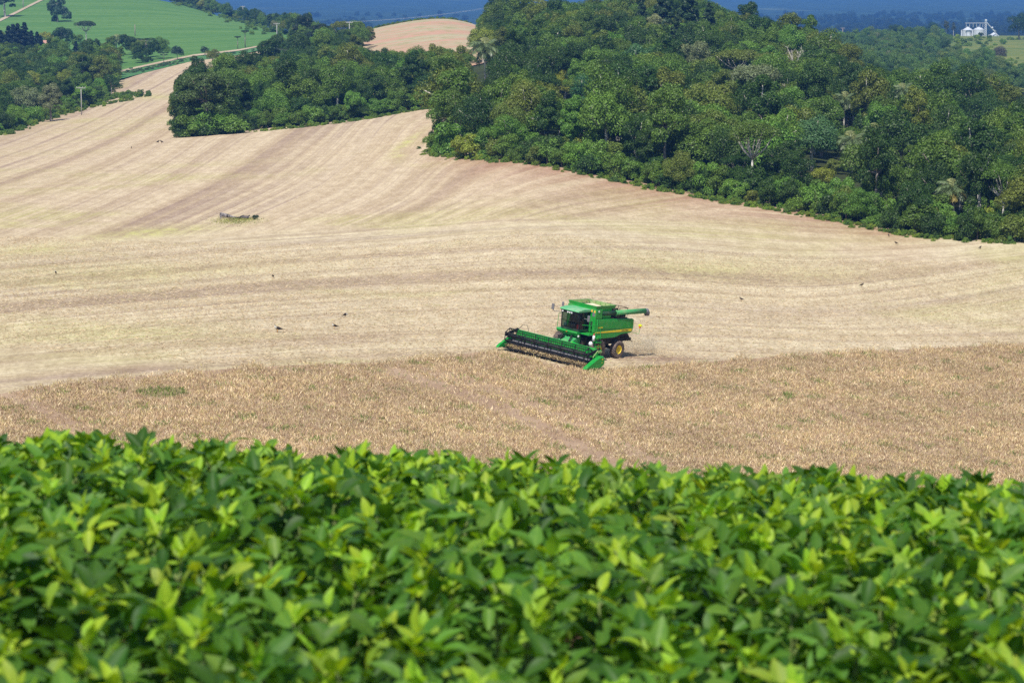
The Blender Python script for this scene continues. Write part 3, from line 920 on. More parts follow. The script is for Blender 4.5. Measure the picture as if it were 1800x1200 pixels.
special('umbrella', 1, 152, 76, 35, (.05, .085, .045), 'spreading tree with two pale trunks at the foot of the green hill', 1.1)
special('tall', 2, 9, 32, 60, (.03, .065, .03), 'dark tall tree beside the track in the top left corner', 1.2)
special('broad', 0, 312, 107, 27, (.035, .07, .04), 'round dark bush-like tree on the green hill beside the track', .85)
special('broad', 2, 360, 100, 17, (.05, .09, .045), 'low round tree by the bend of the track', 1.2)
special('broad', 3, 374, 112, 24, 'olive green', 'rounded olive tree standing by the track behind the middle wood', 1.25)
special('broad', 4, 108, 92, 42, (.035, .075, .03), 'dark tree behind the small red-roofed house', .9)
special('shrub', 3, 83, 72, 16, 'yellowish green', 'small yellow-green tree left of the red-roofed house', 1.0)
special('shrub', 0, 134, 80, 18, 'mid green', 'small round tree between the house and the spreading tree', 1.1)
special('column', 0, 134, 107, 33, (.022, .045, .028), 'dark column-shaped conifer below the red-roofed house', 1.5, 'conifer_tree')
for i, (x, y_, h) in enumerate(((2, 108, 52), (16, 98, 50), (24, 98, 53), (32, 98, 54), (44, 96, 54), (56, 98, 42), (66, 98, 40), (72, 100, 36))):
    special('column', i % 2, x, y_, h, (.022, .044, .03),
            ['conifer at the left border beside the conifer row', 'first dark conifer of the row left of the house', 'second dark conifer of the row left of the house', 'third dark conifer of the row left of the house',
             'tallest dark conifer of the row left of the house', 'shorter conifer right of the tallest one in the row', 'short conifer of the row nearest to the house', 'lowest conifer at the right end of the row'][i], 1.5, 'conifer_tree', rz=i)
for i, (x, y_, h, tn, lb) in enumerate(((50, 212, 62, 'grey green', 'silvery grey tree in the left woodland, nearest the border'), (90, 215, 70, 'grey green', 'tall silvery grey tree in the left woodland, left of the pole'),
      (60, 168, 40, 'yellowish green', 'bright yellow-green tree above the silvery trees in the left woodland'), (112, 160, 36, 'yellowish green', 'yellow-green tree in mid left woodland above the pole'),
      (150, 165, 68, 'dark green', 'tall dark tree behind the white pole in the left woodland'), (178, 162, 66, 'olive green', 'olive tree with pale stems at the right end of the left woodland'), (196, 168, 34, 'dark green', 'small dark tree at the right tip of the left woodland'))):
    special('tall' if i in (1, 4, 5) else 'broad', i % 4, x, y_, h, tn, lb, 1.15)
special('tall', 1, 334, 239, 112, (.075, .125, .026), 'tall full-crowned tree at the left end of the middle wood', 1.15)
special('tall', 3, 362, 239, 118, (.105, .150, .045), 'tallest grey-green tree near the left end of the middle wood', 1.2)
special('tall', 1, 392, 236, 108, (.085, .145, .030), 'tall mid-green tree third from the left end of the middle wood', 1.2)
for q_ in range(9): special('shrub', q_ % 5, 320 + 10 * q_, 243 - .8 * q_, 30 + 5 * (q_ % 3), ('dark green', 'mid green', 'fresh green')[q_ % 3], 'low bush %s in front of the tall trees at the wood\'s left end' % ('leftmost', 'second from left', 'third from left', 'fourth from left', 'in the middle', 'fourth from right', 'third from right', 'second from right', 'rightmost')[q_], 1.1, 'shrub', 'shrub', keep=False)
special('tall', 3, 306, 200, 62, 'olive green', 'small leaning tree sticking out left of the middle wood', .55, y=560)
special('shrub', 4, 322, 240, 46, 'dark green', 'dark shrub hugging the left foot of the middle wood', 1.15)
special('tall', 1, 535, 85, 62, (.032, .06, .025), 'dark tree with pale stem at the corner between green hill and wood', 1.25)
special('tall', 3, 562, 90, 50, (.035, .062, .028), 'dark bushy tree right of the pale-stemmed corner tree', 1.4)
special('umbrella', 0, 600, 88, 46, 'olive green', 'flat-topped tree beside the pole with two crossarm insulators', .8)
special('umbrella', 1, 628, 86, 44, 'mid green', 'flat-topped tree right of the pole before the red field', .7)
special('broad', 3, 1791, 72, 46, (.04, .085, .03), 'dark round tree at the right border beside the silos', .95, ymin=900)
special('tall', 2, 1663, 66, 30, (.08, .11, .05), 'thin sparse tree standing left of the silos', .55, ymin=1000)
special('tall', 0, 1676, 66, 26, (.08, .11, .05), 'second thin sparse tree close to the silos', .55, ymin=1000)
special('broad', 5, 1575, 62, 28, (.04, .085, .03), 'dark green tree rising above the far forest left of the silos', 1.1, ymin=900)
special('broad', 2, 1641, 62, 25, (.035, .085, .03), 'rounded dark tree on the far skyline between forest and silos', 1.3, ymin=900)
special('shrub', 0, 1723, 68, 10, (.04, .08, .03), 'dark bush in front of the silo legs', .8, ymin=1000)
special('broad', 1, 1756, 112, 30, (.10, .10, .075), 'greyish purple leafless-looking tree on the bright grass slope', 1.0, ymin=850)
special('broad', 4, 1407, 52, 28, (.04, .08, .03), 'dark round tree on the skyline left of the wooden poles', .9, ymin=700)

# generic forest ------------------------------------------------------------------------
def in_poly(x, y, poly):
    ins = np.zeros(len(x), bool)
    n = len(poly)
    for i in range(n):
        x1, y1 = poly[i]; x2, y2 = poly[(i + 1) % n]
        c = ((y1 > y) != (y2 > y)) & (x < (x2 - x1) * (y - y1) / (y2 - y1 + 1e-12) + x1)
        ins ^= c
    return ins
RF = [(760,270),(772,255),(800,205),(826,180),(846,150),(850,110),(852,50),(855,-80),(1200,-80),(1250,72),(1400,112),(1450,142),(1490,172),(1560,202),(1650,212),(1800,250),(2150,260),(2150,436),(1800,428),(1700,425),(1610,416),(1450,383),(1200,340),(1000,301),(880,282)]
MW = [(316,239),(318,208),(330,186),(360,174),(430,158),(480,138),(600,132),(640,142),(800,152),(838,150),(846,160),(812,184),(740,194),(600,215),(480,228)]
LW = [(-250,262),(-250,130),(0,122),(90,116),(150,112),(190,118),(205,128),(206,150),(190,170),(170,182),(100,204),(0,236)]
ZONES = [   # name, ground polygon in sight lines, y range, spacing, size factor, edge shrubs only
 ('right forest', RF, (290, 830), 5.5, 1.12, False),
 ('far right forest', [(1440,64),(1500,64),(1560,68),(1640,78),(1665,84),(1640,105),(1740,124),(1780,150),(2150,150),(2150,200),(1440,200)], (840, 1420), 6.6, .82, False),
 ('middle wood', MW, (480, 900), 5.2, 1.0, False),
 ('upper middle wood', [(478,98),(505,90),(515,72),(545,74),(600,80),(640,84),(640,94),(600,98),(500,105)], (860, 1150), 7.0, .8, False),
 ('left woodland', LW, (590, 1120), 5.8, 1.0, False),
 ('upper left woodland', [(-250,128),(-250,70),(-40,76),(0,88),(60,92),(100,92),(130,96),(130,112),(175,100),(225,94),(300,106),(300,112),(205,128),(90,118),(0,124)], (960, 1330), 7.0, .75, False),
 ('hilltop woodland', [(305,-14),(360,6),(420,22),(480,42),(520,62),(545,70),(540,40),(500,20),(430,-25),(330,-45)], (1180, 1700), 7.0, .85, False),
 ('right forest', RF, (290, 480), 2.7, 1.0, True),
 ('middle wood', MW, (480, 700), 2.9, 1.0, True),
 ('left woodland', LW, (590, 800), 3.2, 1.0, True),
]
cands = []
for zi, (zn, poly, (ya, yb), s, sf, only_edge) in enumerate(ZONES):
    ymid = 0.5 * (ya + yb)
    xs_ = [(p[0] - 900) / F for p in poly]
    ax0, ax1 = min(xs_) * yb * 1.03 if min(xs_) < 0 else min(xs_) * ya, max(xs_) * yb * 1.03 if max(xs_) > 0 else max(xs_) * ya
    gx = np.arange(ax0, ax1, s); gy = np.arange(ya, yb, s)
    X, Yg = np.meshgrid(gx, gy); X = X.ravel() + rng.uniform(-.42, .42, X.size) * s; Yg = Yg.ravel() + rng.uniform(-.42, .42, Yg.size) * s
    A = X / Yg
    px, py = at_pix(A, Tat(A, Yg))
    ok = in_poly(px, py, poly) & (px > -140) & (px < 1960) & ~hidden(A, Yg, 13.0)
    for x, y_, a, qx, qy in zip(X[ok], Yg[ok], A[ok], px[ok], py[ok]):
        # distance in picture rows to the field edge in front
        edge = False
        if zn == 'right forest':
            e = np.interp(qx, [p[0] for p in EDGE], [p[1] for p in EDGE]); edge = (e - qy) < (30 if only_edge else 12)
        elif zn == 'middle wood':
            e = np.interp(qx, [316, 480, 600, 740, 812], [240, 228, 216, 195, 184]); edge = (e - qy) < (13 if only_edge else 6)
        elif zn == 'left woodland':
            e = np.interp(qx, [-200, 0, 100, 205], [255, 238, 205, 150]); edge = (e - qy) < (11 if only_edge else 5)
        if only_edge and not edge: continue
        u = rng.random()
        if only_edge: kd = 'shrub'
        elif edge: kd = 'shrub' if u < .8 else 'broad'
        elif zn.startswith('far') or zn.startswith('hill'): kd = 'broad' if u < .85 else 'tall'
        else: kd = 'broad' if u < .60 else ('tall' if u < .84 else ('umbrella' if u < .94 else 'shrub'))
        i = int(rng.integers(len(PROTO[kd])))
        P = PROTO[kd][i]
        sc = sf * rng.uniform(.72, 1.15) * (1.05 if kd == 'shrub' else (.8 if kd == 'umbrella' else 1.0))
        if edge and kd == 'broad': sc *= .72
        tn = pick_tint((rng.random() * .75 + .25 * (0.5 + 0.5 * math.sin(x * .06) * math.cos(y_ * .045))) % 1.0)
        if edge and rng.random() < .35: tn = 'fresh green'
        if hidden(np.array(a), np.array(y_), P.H * sc): continue
        rpx = P.R * sc / y_ * F
        cx, cy = qx, qy - (P.z0 + P.H) * .5 * sc / y_ * F
        skip = False
        for (sx, sy, sr, syd) in SPECIAL:
            if y_ < syd + 3.0 and y_ > syd - 160 and (cx - sx) ** 2 + (cy - sy) ** 2 < (0.62 * (sr + rpx)) ** 2: skip = True; break
            if abs(y_ - syd) < 2.5 and abs(qx - sx) < .35 * (sr + rpx): skip = True; break
        if skip: continue
        cands.append((zi, kd, i, x, y_, sc, tn, qx, qy, edge, rpx))
BELT = [(6, [(290,-6),(340,4),(400,21),(440,32),(480,44),(515,60),(530,72)], 1000, 150, 75, .8), (2, [(560,92),(640,92)], 800, 20, 30, .8), (1, [(1450,80),(1560,66),(1650,70)], 1000, 60, 60, .7)]
for zi, path, ymin, nbelt, deep, sf in BELT:
    q = [hit(*p_, ymin) for p_ in path]
    for k in range(nbelt):
        i = int(rng.integers(len(q) - 1)); p_ = q[i].lerp(q[i + 1], rng.random())
        y_ = p_.y + 3 + deep * rng.random(); x = p_.x * y_ / p_.y + rng.normal() * 3
        kd = 'broad' if rng.random() < .8 else 'tall'; i = int(rng.integers(4)); P = PROTO[kd][i]; sc = sf * rng.uniform(.7, 1.2)
        a = x / y_
        if hidden(np.array(a), np.array(y_), P.H * sc): continue
        qx, qy = at_pix(a, float(Tat(a, y_)))
        cands.append((zi, kd, i, x, y_, sc, pick_tint(rng.random()), qx, qy, False, P.R * sc / y_ * F))
def third(q, a, b): return ('left', 'middle', 'right')[min(2, max(0, int(3 * (q - a) / (b - a))))]
big = sorted((c for c in cands if c[1] != 'shrub'), key=lambda c: -c[10])
shr = sorted((c for c in cands if c[1] == 'shrub'), key=lambda c: -c[10])
N_TREE, N_SHRUB = 295, 240
indiv = [c for c in big if 0 <= c[7] <= 1800][:N_TREE] + [c for c in shr if 0 <= c[7] <= 1800][:N_SHRUB]
iset = set(id(c) for c in indiv)
HT = {'broad': 'rounded', 'tall': 'slender', 'umbrella': 'flat-topped', 'shrub': 'bushy'}
ZR = {0: (757, 1800), 1: (1440, 1800), 2: (310, 850), 3: (470, 650), 4: (0, 205), 5: (0, 300), 6: (300, 545), 7: (757, 1800), 8: (310, 850), 9: (0, 205)}
LAND = [(1330, 165, 'umbrella-shaped tree'), (1398, 105, 'leafless grey tree'), (1428, 250, 'round bluish green tree'), (1030, 170, 'bluish green bushy tree'), (985, 150, 'yellow-green tree in mid-slope'),
        (1440, 320, 'bright yellow-green tree'), (1728, 200, 'dark dome-shaped tree'), (790, 235, 'left tip of the right forest'), (1190, 45, 'ridge pine group'), (872, 25, 'tall dark tree by the red field'),
        (853, 120, 'tall grey-green palm'), (1588, 165, 'palm with yellow fruit'), (1483, 185, 'palm with orange fruit'), (1537, 240, 'palm with reddish trunk'), (1676, 345, 'palm with yellowed fronds'),
        (1100, 280, 'lower middle of the field edge'), (1220, 330, 'bend of the reddish headland'), (1560, 385, 'right end of the reddish headland'), (900, 250, 'field edge near the left tip'), (1120, 180, 'slope below the pines'),
        (1600, 300, 'tall pale-trunked tree'), (1250, 240, 'dark hollow left of the umbrella-shaped tree'), (1780, 390, 'lower right corner of the forest'), (1780, 270, 'right border of the forest'),
        (345, 180, 'big rounded tree at the wood\'s left end'), (322, 220, 'left foot of the middle wood'), (440, 190, 'left half of the middle wood'), (560, 160, 'centre of the middle wood'), (680, 150, 'right half of the middle wood'), (742, 190, 'white sacks'),
        (143, 180, 'concrete pole by the left woodland'), (50, 180, 'silvery grey tree'), (178, 130, 'olive tree at the woodland\'s end'), (60, 145, 'bright yellow-green tree'), (112, 145, 'yellow-green tree above the pole'), (15, 225, 'left border of the stubble'),
        (80, 80, 'red-roofed house'), (257, 85, 'wide araucaria'), (487, 60, 'pole on the green hill\'s edge'), (615, 45, 'double-crossarm pole'), (1481, 60, 'wooden skyline poles'), (1640, 90, 'grass slope below the silos'), (430, 15, 'upper hedge pole')]
SIZEW = lambda r: 'large' if r > 46 else ('small' if r < 24 else 'medium')
entries = []
for c in indiv:
    zi, kd, i, x, y_, sc, tn, qx, qy, edge, rpx = c
    P = PROTO[kd][i]
    cx_, cy_ = qx, qy - (P.z0 + P.H) * .5 * sc / y_ * F
    lx, ly, ln = min(LAND, key=lambda q: (q[0] - cx_) ** 2 + 1.6 * (q[1] - cy_) ** 2)
    dx_, dy_ = cx_ - lx, cy_ - ly
    if abs(dx_) > abs(dy_): rel = 'right of' if dx_ > 0 else 'left of'
    else: rel = 'below' if dy_ > 0 else 'above'
    nm = 'shrub' if kd == 'shrub' else 'tree'
    entries.append([c, '%s %s %s' % (HT[kd], tn, nm), '%s the %s' % (rel, ln), SIZEW(rpx)])
from collections import defaultdict
gr_ = defaultdict(list)
for e in entries: gr_[(e[1], e[2])].append(e)
ORD = ['leftmost', 'second from the left', 'third from the left', 'fourth from the left', 'fifth from the left', 'sixth from the left', 'seventh from the left', 'eighth from the left']
for (a_, b_), es in gr_.items():
    es.sort(key=lambda e: e[0][7])
    for n_, e in enumerate(es):
        if len(es) == 1: e.append('%s %s %s' % (e[3], a_, b_))
        elif n_ == len(es) - 1: e.append('rightmost %s %s' % (a_, b_))
        elif n_ < len(ORD): e.append('%s %s %s' % (ORD[n_] if n_ == 0 else '', a_, b_) if n_ == 0 else '%s, %s, %s' % (a_, ORD[n_], b_))
        else: e.append('%s %s crowded among others %s' % (e[3], a_, b_))
def cap(s_):
    s_ = ' '.join(s_.split())
    for w_ in (' crowded among others', ' medium', 'medium ', ' the', ' large', ' small', ' rounded', ' standing'):
        if len(s_.split()) <= 16: break
        s_ = s_.replace(w_, '' if w_[0] == ' ' else '')
    return s_
for c, _, _, _, lab in entries:
    lab = cap(lab)
    zi, kd, i, x, y_, sc, tn, qx, qy, edge, rpx = c
    place_tree('shrub' if kd == 'shrub' else 'broadleaf_tree', PROTO[kd][i], (x, y_, zat(x, y_)), (sc * random.uniform(.8, 1.25), sc * random.uniform(.85, 1.15), sc * random.uniform(.8, 1.3)), random.uniform(0, 6.28), TINT[tn],
               lab, 'shrub' if kd == 'shrub' else 'tree', ('shrubs of the ' if kd == 'shrub' else 'trees of the ') + ZONES[zi][0])

MASS_M = leaf_mat('tree_foliage_scattered', 'instancer', vary=0.6)
SRC = bpy.data.collections.new('crown_sources')
SRC_I = {}
for kd in sorted(PROTO):
    for i, P in enumerate(PROTO[kd]):
        me = P.crown.copy(); me.materials.clear(); me.materials.append(MASS_M)
        o = bpy.data.objects.new('crown_%02d' % len(SRC_I), me); SRC.objects.link(o)
        SRC_I[(kd, i)] = len(SRC_I)
def scatter_group(src):
    ng = bpy.data.node_groups.new('crown_scatter', 'GeometryNodeTree')
    ng.interface.new_socket('Geometry', in_out='INPUT', socket_type='NodeSocketGeometry')
    ng.interface.new_socket('Geometry', in_out='OUTPUT', socket_type='NodeSocketGeometry')
    N = ng.nodes.new; L = ng.links.new
    gi, go = N('NodeGroupInput'), N('NodeGroupOutput')
    ci = N('GeometryNodeCollectionInfo'); ci.inputs['Collection'].default_value = src
    ci.inputs['Separate Children'].default_value = True; ci.inputs['Reset Children'].default_value = True
    ip = N('GeometryNodeInstanceOnPoints'); ip.inputs['Pick Instance'].default_value = True
    def na(nm, typ):
        q = N('GeometryNodeInputNamedAttribute'); q.data_type = typ; q.inputs['Name'].default_value = nm
        return q.outputs['Attribute']
    cx = N('ShaderNodeCombineXYZ'); L(na('turn', 'FLOAT'), cx.inputs[2])
    er = N('FunctionNodeEulerToRotation'); L(cx.outputs[0], er.inputs[0])
    L(gi.outputs[0], ip.inputs['Points']); L(ci.outputs[0], ip.inputs['Instance'])
    L(na('pick', 'INT'), ip.inputs['Instance Index']); L(er.outputs[0], ip.inputs['Rotation']); L(na('size', 'FLOAT_VECTOR'), ip.inputs['Scale'])
    L(ip.outputs[0], go.inputs[0])
    return ng
SCATTER = scatter_group(SRC)
def mass(name, items, label, nfrac=1.0, group=None, pick=None):
    """Crowns too many to count, scattered as instances at their points."""
    n = len(items)
    me = bpy.data.meshes.new(name); me.vertices.add(n)
    me.vertices.foreach_set('co', np.array([(q[2], q[3], q[4]) for q in items], np.float32).ravel())
    def at(nm, typ, key, d, dt=np.float32):
        a_ = me.attributes.new(nm, typ, 'POINT'); a_.data.foreach_set(key, np.asarray(d, dt).ravel())
    at('turn', 'FLOAT', 'value', [q[6] for q in items]); at('pick', 'INT', 'value', [pick(q) if pick else SRC_I[(q[0], q[1])] for q in items], np.int32)
    at('size', 'FLOAT_VECTOR', 'vector', [(q[5] * random.uniform(.82, 1.25), q[5], q[5] * random.uniform(.8, 1.28)) for q in items])
    at('tint', 'FLOAT_COLOR', 'color', [(*q[7], 1) for q in items])
    o = link(name, me); m_ = o.modifiers.new('scatter', 'NODES'); m_.node_group = group or SCATTER
    tag(o, label, None, None, 'stuff')
    return o
def jt(tn, j=.2):
    t = TINT[tn] if isinstance(tn, str) else tn
    k = 1 + rng.uniform(-j, j)
    return (t[0] * k * rng.uniform(.9, 1.1), t[1] * k, t[2] * k)
for zi, z in enumerate(ZONES):
    rest = [c for c in cands if c[0] == zi and id(c) not in iset]
    if rest:
        mass('woodland', [(c[1], c[2], c[3], c[4], zat(c[3], c[4]), c[5], rng.uniform(0, 6.28), jt(c[6]) if zi != 1 else tuple(np.array(jt(c[6])) * .75 + np.array((.03, .06, .03)))) for c in rest],
             'dense mixed trees filling the higher and farther parts of the ' + z[0], 1.0 if ZONES[zi][2][0] < 800 else .6)
print('trees', len(cands), 'individual', len(indiv))

# low green growth along the field edges
def edge_growth(pts, n, spread, hmin, hmax, tints, label, ymin=100):
    items = []
    q = [hit(*p, ymin) for p in pts]
    d = np.r_[0, np.cumsum([(q[i + 1] - q[i]).length for i in range(len(q) - 1)])]
    for k in range(n):
        s = rng.random() * d[-1]; i = min(len(q) - 2, int(np.searchsorted(d, s) - 1)); i = max(i, 0)
        p = q[i].lerp(q[i + 1], (s - d[i]) / max(1e-6, d[i + 1] - d[i]))
        x, y_ = p.x + rng.normal() * spread * .3, p.y + rng.uniform(-.2, 1.0) * spread
        h = rng.uniform(hmin, hmax)
        j = int(rng.integers(5))
        items.append(('shrub', j, x, y_, zat(x, y_) - .1, h / PROTO['shrub'][j].H, rng.uniform(0, 6.28), jt(tints[int(rng.integers(len(tints)))])))
    mass('undergrowth', items, label, .35)
G1, G2, G3 = (.15, .25, .03), (.22, .31, .035), (.10, .18, .03)
edge_growth([(815,186),(775,250),(762,270),(770,276),(880,286),(1000,305),(1200,344),(1450,388),(1610,421),(1800,433)], 1100, 3.0, .2, .85, [G1, G2, G1, G3], 'bright low weeds and vines along the foot of the right forest')
edge_growth([(320,243),(480,231),(600,218),(700,202),(740,195),(815,186)], 460, 2.6, .2, .8, [G1, G2, G3], 'low green weeds along the foot of the middle wood')
edge_growth([(-150,262),(0,240),(60,218),(100,206),(170,188),(232,178)], 260, 5, .4, 1.3, [G1, G2, G3], 'low green weeds along the foot of the left woodland')
edge_growth([(150,186),(185,178),(215,172),(232,175)], 90, 8, .8, 1.7, [G1, G3], 'rounded mound of green brambles right of the white pole')
edge_growth([(200,136),(340,107),(420,96),(470,88)], 160, 8, .4, 1.2, [(.14, .20, .09), (.07, .16, .06)], 'tall grass strip beside the dirt road', 700)
edge_growth([(1420,95),(1480,92),(1600,88),(1700,75),(1790,72)], 160, 60, 1.2, 3.0, [G1, G3, G2], 'scattered low bushes on the bright far grass slope', 800)
edge_growth([(1640,105),(1700,110),(1760,130),(1800,120)], 120, 60, .8, 2.0, [G2, G1], 'patches of tall weeds on the bright grass slope', 800)
edge_growth([(300,-12),(420,24),(520,64)], 170, 20, .8, 2.5, [G1, G3], 'low hedge growth along the top edge of the green hill field', 1100)

edge_growth([(650,53),(700,43),(760,34),(830,25)], 200, 14, .4, 1.1, [G3, G1], 'green crop strip along the crest of the red field', 800)

# far-off woods: tree tops on the distant country
far_items = []
for k in range(2600):
    y_ = math.exp(rng.uniform(math.log(2700), math.log(5600))); a = rng.uniform(-.21, .21)
    if k % 2: a = rng.uniform(.10, .21)
    if hidden(np.array(a), np.array(y_), 12.0): continue
    if math.sin(a * 60 + 1) * math.cos(y_ * .004) + rng.uniform(-.6, .6) < -.35: continue
    kd = 'broad'; j = int(rng.integers(7))
    far_items.append((kd, j, a * y_, y_, zat(a * y_, y_), rng.uniform(1.0, 1.9), rng.uniform(0, 6.28), jt((.035, .06, .02), .4)))
mass('distant_woods', far_items, 'hazy blue distant woods beyond the ridges', .3)

# ------------------------------------------------------------------ combine harvester (local: +y ahead, -x its left side, z up)
base = hit(1018, 629); base.z += lift_at(base.y)
eps = 3.0
gx = (zat(base.x + eps, base.y) - zat(base.x - eps, base.y)) / (2 * eps)
gy = (zat(base.x, base.y + eps) - zat(base.x, base.y - eps)) / (2 * eps)
up = Vector((-gx, -gy, 1)).normalized()
ang = R(50)
head = Vector((-math.cos(ang), -math.sin(ang), 0)); head = (head - up * head.dot(up)).normalized()
right = head.cross(up).normalized()
comb = empty('combine_harvester')
comb.matrix_world = Matrix((( right.x, head.x, up.x, base.x), (right.y, head.y, up.y, base.y), (right.z, head.z, up.z, base.z), (0, 0, 0, 1)))
tag(comb, 'green combine harvester with black reel and yellow stripe cutting the dry crop', 'combine harvester')
COMB_M = comb.matrix_world.copy()

class CB(MB):
    """Boxes given as left (l), ahead (f), up (z)."""
    def b(self, l0, l1, f0, f1, z0, z1, mi=0): return self.box(-max(l0, l1), -min(l0, l1), min(f0, f1), max(f0, f1), z0, z1, mi)
    def t(self, pts, r, n=8, mi=0): return self.tube([(-p[0], p[1], p[2]) for p in pts], r, n, mi)
    def pr(self, outline, l0, l1, mi=0, inset=None): return self.prism(outline, -l0, -l1, mi, inset)

# chassis and hull
c = CB(); c.b(-1.05, 1.05, 1.1, -4.3, 1.15, 1.8); c.b(-.8, .8, .6, -.9, .55, 1.2); c.b(-1.25, 1.25, .2, -4.55, 1.8, 3.0)
c.b(-.25, .25, -2.0, -3.5, .6, 1.2)
c.t([(-1.9, 0, .92), (1.5, 0, .92)], .2, 10); c.t([(-1.5, -3.3, .74), (1.35, -3.3, .74)], .14, 10)
c.build('chassis', M['dark'], comb, bevel=.03)
hull = CB()
hull.b(-1.38, 1.38, .3, -4.6, 2.05, 3.26)
hull.build('body', M['green_dark'], comb, bevel=.05)

PAN = [(.36, 3.4), (-2.0, 3.37), (-4.62, 3.3), (-4.86, 3.22), (-4.9, 2.6), (-4.82, 2.2), (-4.6, 2.08), (-3.6, 2.05), (-3.15, 1.98), (-2.7, 1.84), (-2.2, 1.78), (-.5, 1.76), (-.1, 1.84), (.3, 2.25), (.36, 2.45)]
for s in (1, -1):
    p = CB(); p.pr(PAN, s * 1.40, s * 1.52, 0, [(y * .995 - .01, z * .992 + .02) for y, z in PAN])
    sp_ = p.build('side_panel', M['green'], comb, bevel=.04)
    q = CB(); q.pr([(-.1, 3.22), (-4.35, 3.16), (-4.5, 3.02), (-4.5, 2.62), (-4.3, 2.52), (-.1, 2.6)], s * 1.515, s * 1.545)
    q.build('raised_panel', M['green'], sp_, bevel=.03)
    q = CB(); q.pr([(.28, 2.25), (.28, 2.335), (-4.55, 2.46), (-4.68, 2.43), (-4.68, 2.27), (-4.6, 2.23)], s * 1.515, s * 1.532)
    q.build('stripe', M['yellow'], sp_)
    q = CB(); q.b(s * 1.515, s * 1.535, -.12, -.14, 1.9, 3.3); q.b(s * 1.515, s * 1.535, -2.42, -2.44, 1.8, 3.3)
    q.build('panel_joint', M['green_dusty'], sp_)
    q = CB()
    for k in range(5): q.b(s * 1.548, s * 1.553, -.02 - .13 * k, -.12 - .13 * k, 2.66, 2.76)
    q.build('model_decal', M['yellow'], sp_)
cu = bpy.data.curves.new('lettering', 'FONT'); cu.body = 'JOHN DEERE'; cu.size = .16; cu.extrude = .004; cu.align_x = 'CENTER'
tmp = bpy.data.objects.new('lettering_source', cu); COL.objects.link(tmp)
dg = bpy.context.evaluated_depsgraph_get()
me = bpy.data.meshes.new_from_object(tmp.evaluated_get(dg)); bpy.data.objects.remove(tmp)
me.materials.clear(); me.materials.append(M['green_dark'])
lt = link('lettering', me, comb); lt.matrix_local = Matrix(((0, 0, -1, -1.536), (-1, 0, 0, -3.75), (0, 1, 0, 2.285), (0, 0, 0, 1)))

# grain tank
g = CB()
g.b(-1.5, 1.5, .42, .32, 2.3, 4.22)                                         # wall behind the cab
g.b(.95, 1.5, .318, -.45, 3.42, 4.22)                                       # corner tower in front of the auger
g.b(-1.5, -1.44, .318, -2.2, 3.42, 4.22); g.b(1.02, 1.08, -.452, -2.2, 3.30, 4.22); g.b(-1.438, 1.018, -2.2, -2.14, 3.28, 4.22)
tank = g.build('grain_tank', M['green'], comb, bevel=.03)
g = CB()
o_, i_ = [(1.5, .44), (1.5, -2.22), (-1.5, -2.22), (-1.5, .44)], [(1.40, .36), (1.40, -2.12), (-1.40, -2.12), (-1.40, .36)]
lo, hi = 4.22, 4.50
vs = [(-l, f, lo) for l, f in i_] + [(-l * 1.0, f, hi) for l, f in o_] + [(-l * .965, f + (.05 if f < 0 else -.05), hi) for l, f in o_] + [(-l * .97, f + (.04 if f < 0 else -.04), lo) for l, f in i_]
fs = []
for k in range(4):
    k2 = (k + 1) % 4
    fs += [(k, k2, 4 + k2, 4 + k), (4 + k, 4 + k2, 8 + k2, 8 + k)]
g.add(vs, fs, 0); 
g.add(vs, [(8 + k, 8 + (k + 1) % 4, 12 + (k + 1) % 4, 12 + k) for k in range(4)], 1)
for k in range(4): g.b(-1.36, -1.32, -.2 - .5 * k, -.24 - .5 * k, 4.2, 4.46, 1)
for k in range(5): g.b(-1.1 + .5 * k, -1.06 + .5 * k, -2.10, -2.06, 4.1, 4.46, 1)
g.build('tank_extension', [M['green'], M['green_inner']], comb)
# soybeans heaped in the tank
n = 26; hv = []
for i in range(n):
    for j in range(n):
        l = -1.40 + 2.42 * i / (n - 1); f = .3 - 2.4 * j / (n - 1)
        z = 4.14 + .30 * math.exp(-((l - .1) / .9) ** 2 - ((f + .8) / .9) ** 2) + .02 * math.sin(9 * l) * math.cos(8 * f)
        hv.append((-l, f, z))
t = NT('heaped_soybeans'); nz = t.noise(t.obj(), 40, 3, .7)
M['grain'] = t.done(t.pbr(t.mix(t.rmp(nz, .35, .7), (.62, .5, .33), (.8, .7, .52)), .8, .2, normal=t.bump(nz, .6, .02)))
link('grain', np_mesh('grain', np.array(hv), grid_faces(n, n), M['grain'], None, True), comb)
g = CB(); g.t([(-1.2, -2.05, 4.42), (.15, -.9, 4.3)], .12, 10); g.build('fill_auger', M['green_inner'], comb, True)

# unloading auger folded back along the left side
g = CB(); g.t([(1.32, -.35, 3.84), (1.40, -2.35, 3.84)], .19, 16); g.t([(1.30, -.5, 3.84), (1.15, -.45, 3.45)], .2, 12)
a_ = g.build('unloading_auger', M['green_dark'], comb, True)
g = CB(); g.t([(1.41, -2.3, 3.84), (1.58, -6.15, 3.90)], .215, 18); g.t([(1.41, -2.28, 3.84), (1.415, -2.36, 3.84)], .25, 18)
g.build('outer_tube', M['green_dusty'], a_, True)
g = CB(); g.t([(1.58, -6.12, 3.90), (1.59, -6.3, 3.88), (1.60, -6.42, 3.72), (1.60, -6.45, 3.52)], [.235, .25, .25, .21], 14)
g.build('spout', M['grey'], a_, True)

